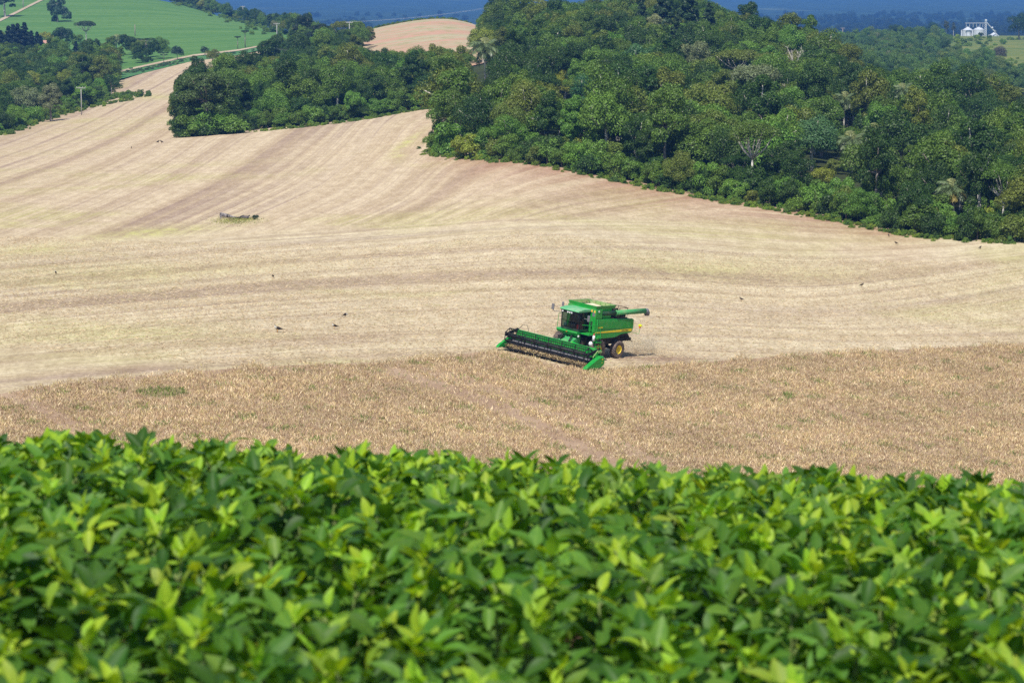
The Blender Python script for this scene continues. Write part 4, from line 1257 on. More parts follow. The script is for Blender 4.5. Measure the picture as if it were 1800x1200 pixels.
# engine deck
g = CB(); g.b(-1.1, .95, -2.25, -4.4, 3.26, 3.62); g.b(-1.0, .1, -2.6, -3.7, 3.6, 3.95); g.b(.3, .9, -2.5, -3.2, 3.6, 3.8)
g.t([(.55, -3.6, 3.5), (.55, -3.6, 4.05)], .09, 8); g.t([(-.5, -4.0, 3.75), (.2, -4.0, 3.75)], .2, 12)
g.t([(.8, -3.9, 3.3), (.8, -3.9, 3.9)], .14, 10); g.b(1.0, 1.3, -.7, -4.2, 3.25, 3.36)
g.build('engine_deck', M['dark'], comb, bevel=.02)
g = CB()
for pz in (3.75, 4.1): g.t([(-1.2, -2.4, pz + .15), (-1.2, -4.5, pz), (1.0, -4.5, pz), (1.0, -3.3, pz)], .025, 6)
for l, f in ((-1.2, -2.4), (-1.2, -3.5), (-1.2, -4.5), (0, -4.5), (1.0, -4.5), (1.0, -3.4)): g.t([(l, f, 3.25), (l, f, 4.15)], .025, 6)
g.build('deck_railing', M['dark'], comb)
g = CB(); g.b(-1.35, -.6, -2.3, -3.6, 3.5, 4.25); g.build('air_cleaner_housing', M['green_dusty'], comb, bevel=.06)

# cab
cab = CB(); cab.b(-.95, .95, .425, 1.72, 2.32, 2.5); cab.b(-.92, .92, .43, .5, 2.5, 3.92)
cab_o = cab.build('cab', M['green_dark'], comb, bevel=.02)
roof = [(.38, 3.93), (2.02, 3.90), (2.14, 3.96), (2.05, 4.06), (1.4, 4.16), (.45, 4.16), (.38, 4.1)]
g = CB(); g.pr(roof, -.99, .99); g.build('roof', M['roof'], cab_o, bevel=.04)
g = CB(); g.b(-.9, .9, 1.9, 2.0, 3.74, 3.9); g.build('lamp_bar', M['black'], cab_o)
for l in (-.72, -.18, .02, .22):
    g = CB(); g.t([(l, 1.99, 3.81), (l, 2.03, 3.81)], .085, 10); g.build('work_lamp', M['white'], cab_o)
def bar(mb, a, b_, r=.045): mb.t([a, b_], r, 4)
g = CB()
for l in (-.92, .92):
    bar(g, (l, 1.70, 2.48), (l * .98, 1.88, 3.92)); bar(g, (l, .52, 2.48), (l, .52, 3.92))
bar(g, (-.92, 1.70, 2.5), (.92, 1.70, 2.5)); bar(g, (-.9, 1.88, 3.9), (.9, 1.88, 3.9)); bar(g, (.92, 1.02, 2.5), (.92, 1.06, 3.9), .03)
g.build('cab_frame', M['black'], cab_o)
g = CB(); g.add([(.90, 1.71, 2.52), (-.90, 1.71, 2.52), (-.88, 1.89, 3.88), (.88, 1.89, 3.88)], [(0, 1, 2, 3)]); g.build('windscreen', M['glass'], cab_o)
for s in (-1, 1):
    g = CB(); g.add([(-s * .925, .55, 2.52), (-s * .925, 1.68, 2.52), (-s * .915, 1.86, 3.88), (-s * .915, .55, 3.88)], [(0, 1, 2, 3)]); g.build('side_window', M['glass'], cab_o)
g = CB(); g.t([(.3, 1.74, 3.75), (-.15, 1.71, 2.9)], .015, 5); g.build('wiper', M['black'], cab_o)
g = CB(); g.b(-.28, .28, .55, 1.05, 2.5, 2.9); g.b(-.28, .28, .55, .7, 2.9, 3.55); g.b(-.16, .16, .56, .66, 3.55, 3.75); g.b(-.5, -.36, .6, 1.2, 2.7, 3.08)
g.build('seat', M['seat'], cab_o, bevel=.04)
g = CB(); g.t([(0, 1.55, 2.5), (0, 1.3, 3.12)], .06, 8); 
for k in range(14):
    a1, a2 = 2 * math.pi * k / 14, 2 * math.pi * (k + 1) / 14
    g.t([(.2 * math.cos(a1), 1.28 - .09 * math.sin(a1), 3.14 + .18 * math.sin(a1)), (.2 * math.cos(a2), 1.28 - .09 * math.sin(a2), 3.14 + .18 * math.sin(a2))], .018, 5)
g.build('steering_wheel', M['black'], cab_o)
g = CB(); g.b(.55, .82, 1.28, 1.58, 2.5, 2.82); g.b(.53, .84, 1.26, 1.6, 2.82, 2.86); ck = g.build('cool_box', M['red'], None, bevel=.03)
ck.matrix_world = COMB_M; tag(ck, 'red cool box on the cab floor behind the windscreen', 'cool box')
g = CB(); g.t([(-.72, 1.45, 2.5), (-.72, 1.45, 2.72)], .13, 12); g.ball((.72, 1.45, 2.74), (.13, .13, .08), 8); ck = g.build('water_jug', M['shirt'], None, True)
ck.matrix_world = COMB_M; tag(ck, 'pale teal water jug on the cab floor at the windscreen corner', 'jug')

# platform, sill, emblem
g = CB(); g.pr([(1.5, 2.30), (1.95, 2.30), (1.98, 2.22), (1.9, 2.06), (1.5, 2.02)], -1.2, .95); g.b(-1.5, -.952, .43, 1.6, 2.16, 2.28)
g.pr([(1.5, 2.0), (1.85, 2.04), (1.7, 1.9), (1.5, 1.9)], -1.0, .9)
sill = g.build('front_sill', M['green'], comb, bevel=.03)
g = CB(); g.b(.955, 1.85, .43, 1.5, 2.16, 2.26); g.b(1.6, 2.0, .0, .428, 2.0, 2.1); g.build('platform', M['green'], comb, bevel=.02)
g = CB(); g.t([(-.1, 1.985, 2.19), (-.1, 1.992, 2.19)], .095, 12); em = g.build('emblem', M['black'], sill)
deer = [(-.07, -.01), (-.05, .02), (.0, .015), (.035, .04), (.03, .065), (.045, .05), (.07, .065), (.055, .035), (.065, .02), (.03, .0), (.05, -.04), (.02, -.015), (-.03, -.012), (-.06, -.045), (-.055, -.015)]
g = CB(); g.add([(.1 - x, 1.9945, 2.19 + z) for x, z in deer], [tuple(range(len(deer)))]); g.build('leaping_deer', M['yellow'], em)
g = CB(); g.b(1.14, 1.40, .422, .432, 3.62, 3.95); g.build('rear_window', M['grey'], comb)
for l, z in ((1.06, 4.05), (1.36, 4.02)):
    g = CB(); g.b(l - .07, l + .07, .422, .452, z - .09, z + .09); g.build('marker_lamp', M['amber'], comb)
g = CB(); g.t([(1.50, .05, 4.04), (1.53, .05, 4.04)], .085, 10); g.build('side_lamp', M['white'], comb)
g = CB(); g.b(1.05, 1.25, .422, .47, 2.65, 3.2); g.build('side_box', M['green_dark'], comb, bevel=.02)
# mirrors
g = CB(); g.t([(-.95, 1.6, 3.62), (-1.8, 1.75, 3.58), (-2.0, 1.7, 3.62)], .025, 6); m_ = g.build('mirror_arm', M['grey'], comb)
g = CB(); g.b(-2.12, -1.84, 1.72, 1.80, 3.66, 4.15); g.build('mirror', M['grey'], m_, bevel=.05)
g = CB(); g.t([(-.95, 1.5, 3.9), (-1.25, 1.4, 4.15)], .025, 6); m_ = g.build('mirror_arm', M['grey'], comb)
g = CB(); g.b(-1.36, -1.16, 1.36, 1.44, 4.05, 4.42); g.build('mirror', M['grey'], m_, bevel=.04)
g = CB(); g.t([(.95, 1.2, 3.4), (1.35, 1.1, 3.4)], .025, 6); m_ = g.build('mirror_arm', M['grey'], comb)
g = CB(); g.b(1.2, 1.45, 1.08, 1.16, 3.2, 3.72); g.build('mirror', M['grey'], m_, bevel=.05)
# hand rails on the platform, right-hand rail
g = CB()
for f in (1.4, .95, .5): g.t([(1.82, f, 2.24), (1.82, f, 3.0)], .022, 6)
for z in (2.62, 3.0): g.t([(1.82, 1.42, z), (1.82, .48, z)], .022, 6)
g.t([(1.0, 1.42, 2.9), (1.82, 1.42, 3.0)], .022, 6)
g.t([(1.86, .62, 1.9), (1.84, .5, 3.0), (1.66, .38, 3.42), (1.6, .1, 3.42), (1.72, -.05, 2.8), (1.9, -.05, 1.9)], .025, 6)
g.t([(-1.45, 1.55, 2.3), (-1.45, 1.55, 3.4), (-1.3, .6, 3.6)], .025, 6); g.t([(-1.45, 1.55, 2.9), (-1.45, .6, 2.9), (-1.45, .6, 2.3)], .022, 6)
g.build('hand_rail', M['green'], comb)
# ladder
g = CB()
for f in (.68, .02): g.t([(2.02, f, .42), (1.92, f, 2.1)], .045, 4)
lad = g.build('ladder', M['green'], comb)
for k in range(5):
    z = .5 + .36 * k
    g = CB(); g.b(1.93 + .0 * k, 2.13, .68, .02, z, z + .07); g.build('step', M['green'], lad)
g = CB(); g.b(1.75, 1.9, .7, .0, 1.5, 2.0); g.build('ladder_mount', M['green'], comb, bevel=.02)
g = CB(); g.t([(1.98, .98, 1.75), (1.98, .98, 2.2)], .1, 12); fe = g.build('fire_extinguisher', M['white'], comb, True)
g = CB(); g.t([(1.98, .98, 2.2), (1.98, .98, 2.34)], [.09, .04], 10); g.build('extinguisher_cap', M['red'], fe, True)
g = CB(); g.ball((-1.95, 1.25, 1.52), (.17, .17, .2), 10); g.build('water_tank', M['white'], comb, True)
g = CB(); g.t([(.98, 1.72, 1.98), (.98, 1.78, 1.98)], .08, 10); g.build('lower_lamp', M['white'], comb)

# feeder house
g = CB(); g.pr([(1.15, 2.0), (3.05, 1.18), (3.05, .4), (1.15, .95)], -.78, .78); fh = g.build('feeder_house', M['green_dusty'], comb, bevel=.03)
g = CB(); g.t([(-.3, 1.9, 1.78), (-.35, 2.5, 1.62), (-.5, 3.0, 1.45)], .05, 6); g.t([(.2, 1.7, 1.8), (.5, 2.0, 1.95), (.7, 2.6, 1.5)], .06, 6); g.b(-.7, -.3, 1.9, 2.3, 1.6, 1.82); g.build('hydraulic_hose', M['black'], fh)
g = CB(); g.pr([(1.5, 1.35), (2.3, 1.62), (3.0, 1.2), (3.05, .5), (1.8, .55)], .82, 1.32, 0, [(1.6, 1.25), (2.3, 1.45), (2.9, 1.1), (2.95, .55), (1.8, .6)]); ds = g.build('drive_shield', M['green'], comb, bevel=.03)
g = CB(); g.add([(-1.0, 2.52, 1.535), (-1.28, 2.52, 1.36), (-1.28, 2.72, 1.24), (-1.0, 2.72, 1.42)], [(0, 1, 2, 3)]); g.build('decal', M['yellow'], ds)
g = CB(); g.b(-.75, .75, .95, 1.5, 1.0, 2.1); g.build('feeder_mount', M['dark'], comb)

# wheels
def wheel(l, f, r, w, rim, nl, name='wheel'):
    root = empty(name, (-l, f, r), 0, comb)
    m = MB(); h = w / 2
    m.lathe([(rim, -h * .8), (r * .80, -h), (r * .93, -h * .92), (r * .965, -h * .6), (r * .97, 0), (r * .965, h * .6), (r * .93, h * .92), (r * .80, h), (rim, h * .8), (rim * .98, 0), (rim, -h * .8)], 32)
    ty = m.build('tyre', M['tyre'], root, True)
    for s in (-1, 1):
        lugs = MB()
        for k in range(nl):
            a0 = 2 * math.pi * (k + (.5 if s > 0 else 0)) / nl; da = 2 * math.pi / nl * 1.15
            pts = []
            for q, rr in ((0.02, r * 1.0), (.5, r * 1.0), (.95, r * .965), (1.02, r * .86)):
                a = a0 - da * q; pts.append((s * h * q, a, rr))
            wd = .05 * r / .9
            vs, fs = [], []
            for (x, a, rr) in pts:
                for dd in (-wd / rr, wd / rr):
                    for rad in (rr - .10, rr): vs.append((x, rad * math.cos(a + dd), rad * math.sin(a + dd)))
            for i in range(3):
                b = 4 * i
                fs += [(b, b + 1, b + 5, b + 4), (b + 2, b + 6, b + 7, b + 3), (b + 1, b + 3, b + 7, b + 5), (b, b + 4, b + 6, b + 2)]
            fs += [(0, 2, 3, 1), (12, 13, 15, 14)]
            lugs.add(vs, fs)
        lugs.build('tread_lugs', M['lug'], root)
    o = 1 if l < 0 else -1
    m = MB(); m.lathe([(rim, o * h * .8), (rim * .93, o * h * .72), (rim * .86, o * h * .35), (rim * .45, o * h * .25), (rim * .4, o * h * .45), (rim * .16, o * h * .5), (.001, o * h * .5)], 24)
    m.lathe([(rim, -o * h * .8), (rim * .9, -o * h * .6), (.001, -o * h * .3)], 24)
    rm = m.build('rim', M['yellow'], root, True)
    m = MB()
    for k in range(8):
        a = 2 * math.pi * k / 8; m.tube([(o * h * .44, rim * .3 * math.cos(a), rim * .3 * math.sin(a)), (o * h * .54, rim * .3 * math.cos(a), rim * .3 * math.sin(a))], .025, 6)
    m.build('wheel_nuts', M['dark'], root)
wheel(1.55, 0, .92, .78, .43, 16); wheel(-1.95, 0, .92, .78, .43, 16)
wheel(1.30, -3.3, .73, .52, .36, 18); wheel(-1.45, -3.3, .73, .52, .36, 18)

# straw chopper, spreader, warning light
g = CB(); g.pr([(-4.0, 2.1), (-4.9, 2.05), (-5.4, 1.55), (-5.3, 1.35), (-4.3, 1.4), (-4.0, 1.6)], -.9, .9); g.b(-1.0, 1.0, -3.9, -4.3, 1.2, 2.0)
for k in range(6): g.b(-.85 + .32 * k, -.81 + .32 * k, -4.6, -5.75, 1.25, 1.5)
g.t([(1.0, -4.0, 2.0), (1.05, -5.6, 1.2)], .03, 5); g.t([(1.1, -3.9, 1.6), (1.1, -4.9, 1.75)], .05, 5)
g.build('straw_chopper', M['dark'], comb)
g = CB(); g.t([(1.45, -4.85, 2.12), (1.75, -5.35, 2.0), (1.8, -5.4, 2.1), (1.8, -5.4, 2.55)], .02, 5); bm_ = g.build('lamp_bracket', M['green'], comb)
g = CB(); g.b(1.74, 1.86, -5.34, -5.46, 2.52, 2.66); g.build('orange_lamp', M['orange'], bm_)
g = CB(); g.b(1.66, 1.98, -5.32, -5.5, 2.66, 2.8); g.b(1.74, 1.9, -5.35, -5.45, 2.8, 2.84); g.build('warning_lamp', M['lime'], bm_, bevel=.03)

# header
hd = empty('header', (0, 0, 0), 0, comb)
W = 4.42
g = CB(); g.b(-W, W, 3.02, 3.1, .35, 1.45); 
g.t([(-W, 3.02, 1.5), (W, 3.02, 1.5)], .1, 6); g.t([(-W, 2.95, .6), (W, 2.95, .6)], .09, 6)
for k in range(45): l = -W + 2 * W * (k + .5) / 45; g.b(l - .018, l + .018, 3.1, 3.16, .4, 1.42)
g.build('header_frame', M['green'], hd, bevel=.0)
g = CB(); g.pr([(3.1, .35), (3.5, .22), (4.5, .2), (4.5, .16), (3.4, .16), (3.02, .32)], -W, W); g.build('header_floor', M['dark'], hd)
g = CB(); g.t([(-W, 3.62, .62), (W, 3.62, .62)], .2, 14)
for s in (-1, 1):
    pr_ = None
    for k in range(64):
        q = k / 63; l = s * (W * (1 - q) + .7 * q); a = q * 2 * math.pi * 7 * s
        pr2 = (l, 3.62 + .3 * math.cos(a), .62 + .3 * math.sin(a))
        if pr_:
            g.add([(-pr_[0], 3.62 + .2 * (pr_[1] - 3.62) / .3, .62 + .2 * (pr_[2] - .62) / .3), (-pr_[0], pr_[1], pr_[2]), (-pr2[0], pr2[1], pr2[2]), (-pr2[0], 3.62 + .2 * (pr2[1] - 3.62) / .3, .62 + .2 * (pr2[2] - .62) / .3)], [(0, 1, 2, 3)])
        pr_ = pr2
g.build('table_auger', M['grey'], hd)
g = CB(); g.b(-W, W, 4.5, 4.58, .14, .2)
for k in range(116): l = -W + 2 * W * (k + .5) / 116; g.pr([(4.58, .20), (4.58, .13), (4.72, .165)], l - .015, l + .015)
g.build('cutter_bar', M['black'], hd)
rc_f, rc_z, RR = 4.3, 1.17, .60
re = CB(); re.t([(-4.15, rc_f, rc_z), (4.15, rc_f, rc_z)], .135, 14)
reel = re.build('reel', M['black'], hd, True)
for k in range(6):
    a = 2 * math.pi * k / 6 + .52
    f, z = rc_f + RR * math.cos(a), rc_z + RR * math.sin(a)
    g = CB(); g.t([(-4.2, f, z), (4.2, f, z)], .038, 6)
    for j in range(44):
        l = -4.15 + 8.3 * j / 43; g.t([(l, f, z), (l, f - .03, z - .15), (l, f - .10, z - .26)], .011, 3)
    g.build('reel_bat', M['black'], reel)
for j in range(7):
    l = -4.15 + 8.3 * j / 6
    g = CB()
    for k in range(6):
        a = 2 * math.pi * k / 6 + .52; a2 = a + math.pi / 3
        p1 = (l, rc_f + RR * math.cos(a), rc_z + RR * math.sin(a)); p2 = (l, rc_f + RR * math.cos(a2), rc_z + RR * math.sin(a2))
        g.t([(l, rc_f, rc_z), p1], .03, 4)
        if j in (0, 6): g.t([p1, p2], .04, 4)
    g.t([(l - .05, rc_f, rc_z), (l + .05, rc_f, rc_z)], .17, 12)
    g.build('reel_spider', M['black'], reel)
for s in (-1, 1):
    g = CB(); g.pr([(2.98, 1.66), (3.1, 1.72), (4.5, 1.36), (4.62, 1.2), (4.5, 1.08), (3.0, 1.5)], s * 4.26, s * 4.34); g.t([(s * 4.3, 3.3, .8), (s * 4.3, 4.0, 1.3)], .05, 8)
    g.build('reel_arm', M['black'], hd)
    out = [(5.25, .14), (5.0, .36), (4.3, .74), (3.75, 1.02), (3.35, 1.16), (2.95, 1.12), (2.72, .9), (2.72, .44), (2.95, .26), (3.4, .14)]
    ins = [(5.1, .18), (4.9, .34), (4.2, .68), (3.72, .92), (3.35, 1.04), (3.0, 1.0), (2.84, .84), (2.84, .5), (3.02, .34), (3.4, .2)]
    g = CB(); g.pr(out, s * 4.44, s * 4.64, 0, out); g.pr(out, s * 4.641, s * 4.76, 0, ins); dv = g.build('crop_divider', M['green'], hd, bevel=.03)
    g = CB(); g.b(s * 4.762, s * 4.768, 3.05, 3.2, .84, .93); g.b(s * 4.762, s * 4.768, 3.1, 3.2, .6, .66); g.build('decal', M['yellow'], dv)
    g = CB(); g.t([(s * 4.5, 3.0, 1.45), (s * 4.46, 3.5, 1.55), (s * 4.5, 4.1, 1.05)], .05, 6); g.b(s * 4.36, s * 4.6, 3.1, 3.5, 1.38, 1.5); g.build('reel_drive', M['green_inner'], hd)
g = CB(); g.t([(-4.2, 3.1, 1.6), (-4.0, 2.9, 2.0), (-3.6, 2.8, 2.05), (-3.35, 2.85, 1.7), (-3.3, 3.0, 1.5)], .02, 5); g.build('hose', M['black'], hd)

# driver
def person_body(name, joints, edges, radii, mat, parent=None, sub=1):
    me = bpy.data.meshes.new(name); me.from_pydata(joints, edges, [])
    me.materials.append(mat)
    o = link(name, me, parent)
    sk = o.modifiers.new('skin', 'SKIN')
    for i, r in enumerate(radii): me.skin_vertices[0].data[i].radius = (r, r)
    me.skin_vertices[0].data[0].use_root = True
    ss = o.modifiers.new('sub', 'SUBSURF'); ss.levels = sub; ss.render_levels = sub
    me.polygons.foreach_set('use_smooth', [True] * len(me.polygons))
    sk.use_smooth_shade = True
    return o
J = [(0, .85, 2.95), (0, .80, 3.2), (0, .78, 3.42), (0, .80, 3.53),                # pelvis, belly, chest, neck base
     (.19, .80, 3.44), (.27, .98, 3.22), (.16, 1.22, 3.22),                       # right arm to the wheel
     (-.19, .80, 3.44), (-.27, .98, 3.22), (-.16, 1.22, 3.22)]
drv = person_body('person', J, [(0, 1), (1, 2), (2, 3), (2, 4), (4, 5), (5, 6), (2, 7), (7, 8), (8, 9)], [.14, .15, .16, .06, .075, .055, .04, .075, .055, .04], M['shirt'])
drv.matrix_world = COMB_M
tag(drv, 'driver in teal shirt and blue jeans sitting at the wheel in the cab', 'person')
lg = person_body('trousers', [(0, .85, 2.93), (.12, .98, 2.95), (.14, 1.32, 2.98), (.14, 1.40, 2.58), (-.12, .98, 2.95), (-.14, 1.32, 2.98), (-.14, 1.40, 2.58)], [(0, 1), (1, 2), (2, 3), (0, 4), (4, 5), (5, 6)], [.14, .1, .075, .05, .1, .075, .05], M['jeans'], drv)
hm = MB(); hm.ball((0, .84, 3.72), (.085, .10, .125), 12); hm.tube([(0, .81, 3.52), (0, .83, 3.64)], .055, 8); hm.ball((0, .945, 3.71), (.014, .022, .02), 6); hm.ball((.087, .84, 3.715), (.014, .025, .035), 6); hm.ball((-.087, .84, 3.715), (.014, .025, .035), 6)
hm.build('head', M['skin'], drv, True)
hm = MB(); hm.ball((0, .82, 3.765), (.095, .108, .098), 12); hm.build('hair', M['hair'], drv, True)
hm = MB(); hm.ball((.034, .932, 3.735), (.013, .01, .009), 6); hm.ball((-.034, .932, 3.735), (.013, .01, .009), 6); hm.ball((0, .935, 3.655), (.026, .01, .007), 6); hm.build('face_features', M['hair'], drv, True)
for s in (-1, 1):
    hm = MB(); hm.ball((s * .16, 1.245, 3.235), (.03, .045, .022), 8)
    for k in range(4): hm.tube([(s * (.14 + .015 * k), 1.27, 3.245), (s * (.14 + .016 * k), 1.315 + .004 * (k % 2), 3.235), (s * (.14 + .016 * k), 1.31, 3.20)], [.009, .008, .007], 5)
    hm.tube([(s * .135, 1.24, 3.235), (s * .11, 1.27, 3.22), (s * .115, 1.295, 3.2)], [.011, .009, .008], 5)
    hm.build('hand', M['skin'], drv, True)
    hm = MB(); hm.box(s * .14 - .045, s * .14 + .045, 1.34, 1.6, 2.5, 2.58); hm.build('shoe', M['hair'], drv, bevel=.02)

# ------------------------------------------------------------------ ripe standing crop in front of the combine
ct = np.array([ay(*p) for p in CROPTOP]); ct = ct[np.argsort(ct[:, 0])]
NT_ = 135000
Xc = rng.uniform(-60, 60, NT_ * 3); Yc_ = rng.uniform(144, 262, NT_ * 3)
A = Xc / Yc_
lim = np.interp(A, ct[:, 0], ct[:, 1])
pxc, pyc = at_pix(A, Tat(A, Yc_))
keep = (Yc_ < lim - .5 + 1.6 * np.sin(Xc * .9 + 2 * np.sin(Xc * .31)) * np.sin(Xc * .23) + rng.normal(0, .9, len(Xc))) & (pxc > -160) & (pxc < 1960)
# cut swath under and behind the header
iv = COMB_M.inverted()
P4 = np.stack([Xc, Yc_, Tat(A, Yc_) * Yc_, np.ones_like(Xc)], 1) @ np.array(iv).T
keep &= ~((np.abs(P4[:, 0]) < 4.55) & (P4[:, 1] < 4.1) & (P4[:, 1] > -14))
def near_line(px, py, pts, wdt):
    d = np.full(px.shape, 1e9)
    for (x1, y1), (x2, y2) in zip(pts[:-1], pts[1:]):
        t = np.clip(((px - x1) * (x2 - x1) + (py - y1) * (y2 - y1) * 9) / ((x2 - x1) ** 2 + 9 * (y2 - y1) ** 2), 0, 1)
        d = np.minimum(d, np.hypot(px - x1 - t * (x2 - x1), (py - y1 - t * (y2 - y1)) * 3))
    return d < wdt
RUT1 = [(690,655),(780,684),(860,712),(940,748),(1040,800),(1100,832)]; RUT2 = [(760,655),(830,676),(910,704),(1000,742),(1100,790),(1180,830)]
RUT3 = [(1310,665),(1420,700),(1540,752),(1640,800)]; RUT4 = [(1190,700),(1280,740),(1380,795)]; RUT5 = [(0,690),(60,715),(140,760)]
for rt, wd_, pr_ in ((RUT1, 20, .8), (RUT2, 18, .6), (RUT3, 16, .35), (RUT4, 14, .35), (RUT5, 20, .7)):
    keep &= ~(near_line(pxc, pyc, rt, wd_) & (rng.random(len(Xc)) < pr_))
Xc, Yc_, A, pxc, pyc = (q[keep][:NT_] for q in (Xc, Yc_, A, pxc, pyc))
print('tufts', len(Xc))
nT = len(Xc); nb = 4
Zc = Tat(A, Yc_) * Yc_ + .1
pn = np.sin(Xc * .31 + 1.3 * np.sin(Yc_ * .21)) * np.cos(Yc_ * .27 + np.sin(Xc * .17))
col = np.empty((nT, 3))
u = rng.random(nT)
pal = np.array([(.64, .48, .28), (.45, .31, .18), (.78, .645, .415), (.56, .465, .21), (.70, .54, .32)])
col[:] = pal[rng.integers(0, 5, nT)]
gp = np.sin(Xc * .9 + 2 * np.sin(Yc_ * .13)) * np.cos(Yc_ * .75 + 2 * np.sin(Xc * .23))
gmask = (gp + rng.normal(0, .35, nT) > 1.05)
gmask |= (((pxc - 285) / 45) ** 2 + ((pyc - 694) / 9) ** 2 < 1) & (u < .75)
gmask |= (((pxc - 1385) / 9) ** 2 + ((pyc - 700) / 7) ** 2 < 1)
col[gmask] = np.array([(.16, .24, .055), (.22, .29, .07), (.30, .33, .10)])[rng.integers(0, 3, int(gmask.sum()))]
col *= (1 + .13 * pn)[:, None] * rng.uniform(.75, 1.25, (nT, 1))
hgt = rng.uniform(.16, .37, nT) * (1 + .12 * pn)
hgt[gmask] *= 1.1
ang_ = rng.uniform(0, 6.283, (nT, nb)); lean = rng.uniform(.0, 1.1, (nT, nb)); off = rng.uniform(-.2, .2, (nT, nb, 2))
wid = rng.uniform(.012, .028, (nT, nb)); hh = hgt[:, None] * rng.uniform(.55, 1.1, (nT, nb))
bx = Xc[:, None] + off[..., 0]; by_ = Yc_[:, None] + off[..., 1]; bz = np.repeat(Zc[:, None], nb, 1)
dx, dy = np.cos(ang_), np.sin(ang_)
an2 = rng.uniform(0, 6.283, (nT, nb)); wx, wy = np.cos(an2) * wid, np.sin(an2) * wid
tx, ty = bx + dx * lean * hh, by_ + dy * lean * hh
mx_, my_ = bx + dx * lean * hh * .4, by_ + dy * lean * hh * .4
Vt = np.stack([np.stack([bx - wx * .3, by_ - wy * .3, bz], -1), np.stack([mx_ + wx, my_ + wy, bz + hh * .6], -1), np.stack([tx, ty, bz + hh], -1), np.stack([mx_ - wx, my_ - wy, bz + hh * .55], -1)], 2)
Vt = Vt.reshape(-1, 3)
tc = np.repeat(col[:, None, :], nb, 1) * rng.uniform(.7, 1.3, (nT, nb, 1))
tc = np.repeat(tc.reshape(-1, 3), 4, 0)
t = NT('ripe_dry_crop'); cc = t.attr('tint')
tr = t.n('ShaderNodeBsdfTranslucent'); t.l(cc, tr.inputs[0]); sh = t.pbr(cc, .8, .2)
mxn = t.n('ShaderNodeMixShader'); mxn.inputs[0].default_value = .25; t.l(sh, mxn.inputs[1]); t.l(tr.outputs[0], mxn.inputs[2])
M['ripe'] = t.done(mxn.outputs[0])
tag(link('standing_crop', np_mesh('standing_crop', Vt, np.arange(len(Vt)).reshape(-1, 4), M['ripe'], vcol=tc)), 'dry brown soybean plants still standing, not yet harvested', None, None, 'stuff')

# cut crop sliding over the header floor
nh = 3800
lo4 = np.stack([rng.uniform(-4.3, 4.3, nh), rng.uniform(3.15, 4.5, nh), rng.uniform(.2, .48, nh), np.ones(nh)], 1)
wl = (lo4 @ np.array(COMB_M).T)[:, :3]
dv_ = rng.normal(size=(nh, 2, 3)); dv_[:, 0, 2] = np.abs(dv_[:, 0, 2]); dv_ /= np.linalg.norm(dv_, axis=2)[..., None]
s_ = rng.uniform(.08, .2, (nh, 1))
Vh = np.stack([wl - dv_[:, 0] * s_, wl + dv_[:, 1] * s_ * .2, wl + dv_[:, 0] * s_, wl - dv_[:, 1] * s_ * .2], 1).reshape(-1, 3)
tag(link('cut_crop', np_mesh('cut_crop', Vh, np.arange(len(Vh)).reshape(-1, 4), M['ripe'], vcol=np.repeat(pal[rng.integers(0, 5, nh)], 4, 0))), 'cut dry stems lying in the header behind the reel', None, None, 'stuff')

# straw lying on the cut field near the machine
ns = 60000
Xs = rng.uniform(-58, 58, ns * 2); Ys_ = np.exp(rng.uniform(math.log(195), math.log(300), ns * 2)); A = Xs / Ys_
pxs_, pys_ = at_pix(A, Tat(A, Ys_))
k = (Ys_ > np.interp(A, ct[:, 0], ct[:, 1])) & (pxs_ > -60) & (pxs_ < 1860)
Xs, Ys_, A = Xs[k][:ns], Ys_[k][:ns], A[k][:ns]; m_ = len(Xs)
Zs = Tat(A, Ys_) * Ys_ + lift_at(Ys_) 
an = rng.uniform(0, 6.283, m_); ln = rng.uniform(.08, .22, m_); wd = rng.uniform(.015, .035, m_)
cx, sx = np.cos(an) * ln, np.sin(an) * ln; nx, ny = -np.sin(an) * wd, np.cos(an) * wd
h1 = rng.uniform(.01, .10, m_); h2 = rng.uniform(.01, .16, m_)
Vs = np.stack([np.stack([Xs - cx, Ys_ - sx, Zs + h1], -1), np.stack([Xs + nx, Ys_ + ny, Zs + .03 + (h1 + h2) / 2], -1), np.stack([Xs + cx, Ys_ + sx, Zs + h2], -1), np.stack([Xs - nx, Ys_ - ny, Zs + (h1 + h2) / 2], -1)], 1).reshape(-1, 3)
sc_ = np.array([(.60, .46, .28), (.70, .56, .36), (.40, .28, .17), (.46, .43, .18)])[rng.choice(4, m_, p=[.42, .3, .2, .08])] * rng.uniform(.8, 1.2, (m_, 1))
tag(link('cut_straw', np_mesh('cut_straw', Vs, np.arange(len(Vs)).reshape(-1, 4), M['ripe'], vcol=np.repeat(sc_, 4, 0))), 'loose pale straw and stubble lying on the harvested field', None, None, 'stuff')

# ------------------------------------------------------------------ soybean plants in front
def leaflet(rg, L, Wd, n=6, m=2):
    """Ovate pointed blade along +y, creased along its midrib; returns verts, quads, uv."""
    vs, uv = [], []
    fold = rg.uniform(.08, .4); droop = rg.uniform(-.15, .28); curl = rg.uniform(-.15, .25); tw = rg.uniform(-.25, .25)
    for i in range(n + 1):
        q = i / n
        w_ = (max(q, .001) ** .45) * (max(1 - q, 0) ** .83) * 1.64 * Wd * .5
        if i == n: w_ = .002 * L
        for j in range(-m, m + 1):
            s = j / m
            x = s * w_
            z = abs(s) * w_ * fold - droop * L * q * q + curl * w_ * s * s - .02 * L * math.sin(q * 9) * abs(s)
            z += tw * x * q
            vs.append((x, q * L, z)); uv.append((x / L, q))
    k = 2 * m + 1
    fs = [(i * k + j, i * k + j + 1, (i + 1) * k + j + 1, (i + 1) * k + j) for i in range(n) for j in range(2 * m)]
    return np.array(vs), fs, uv
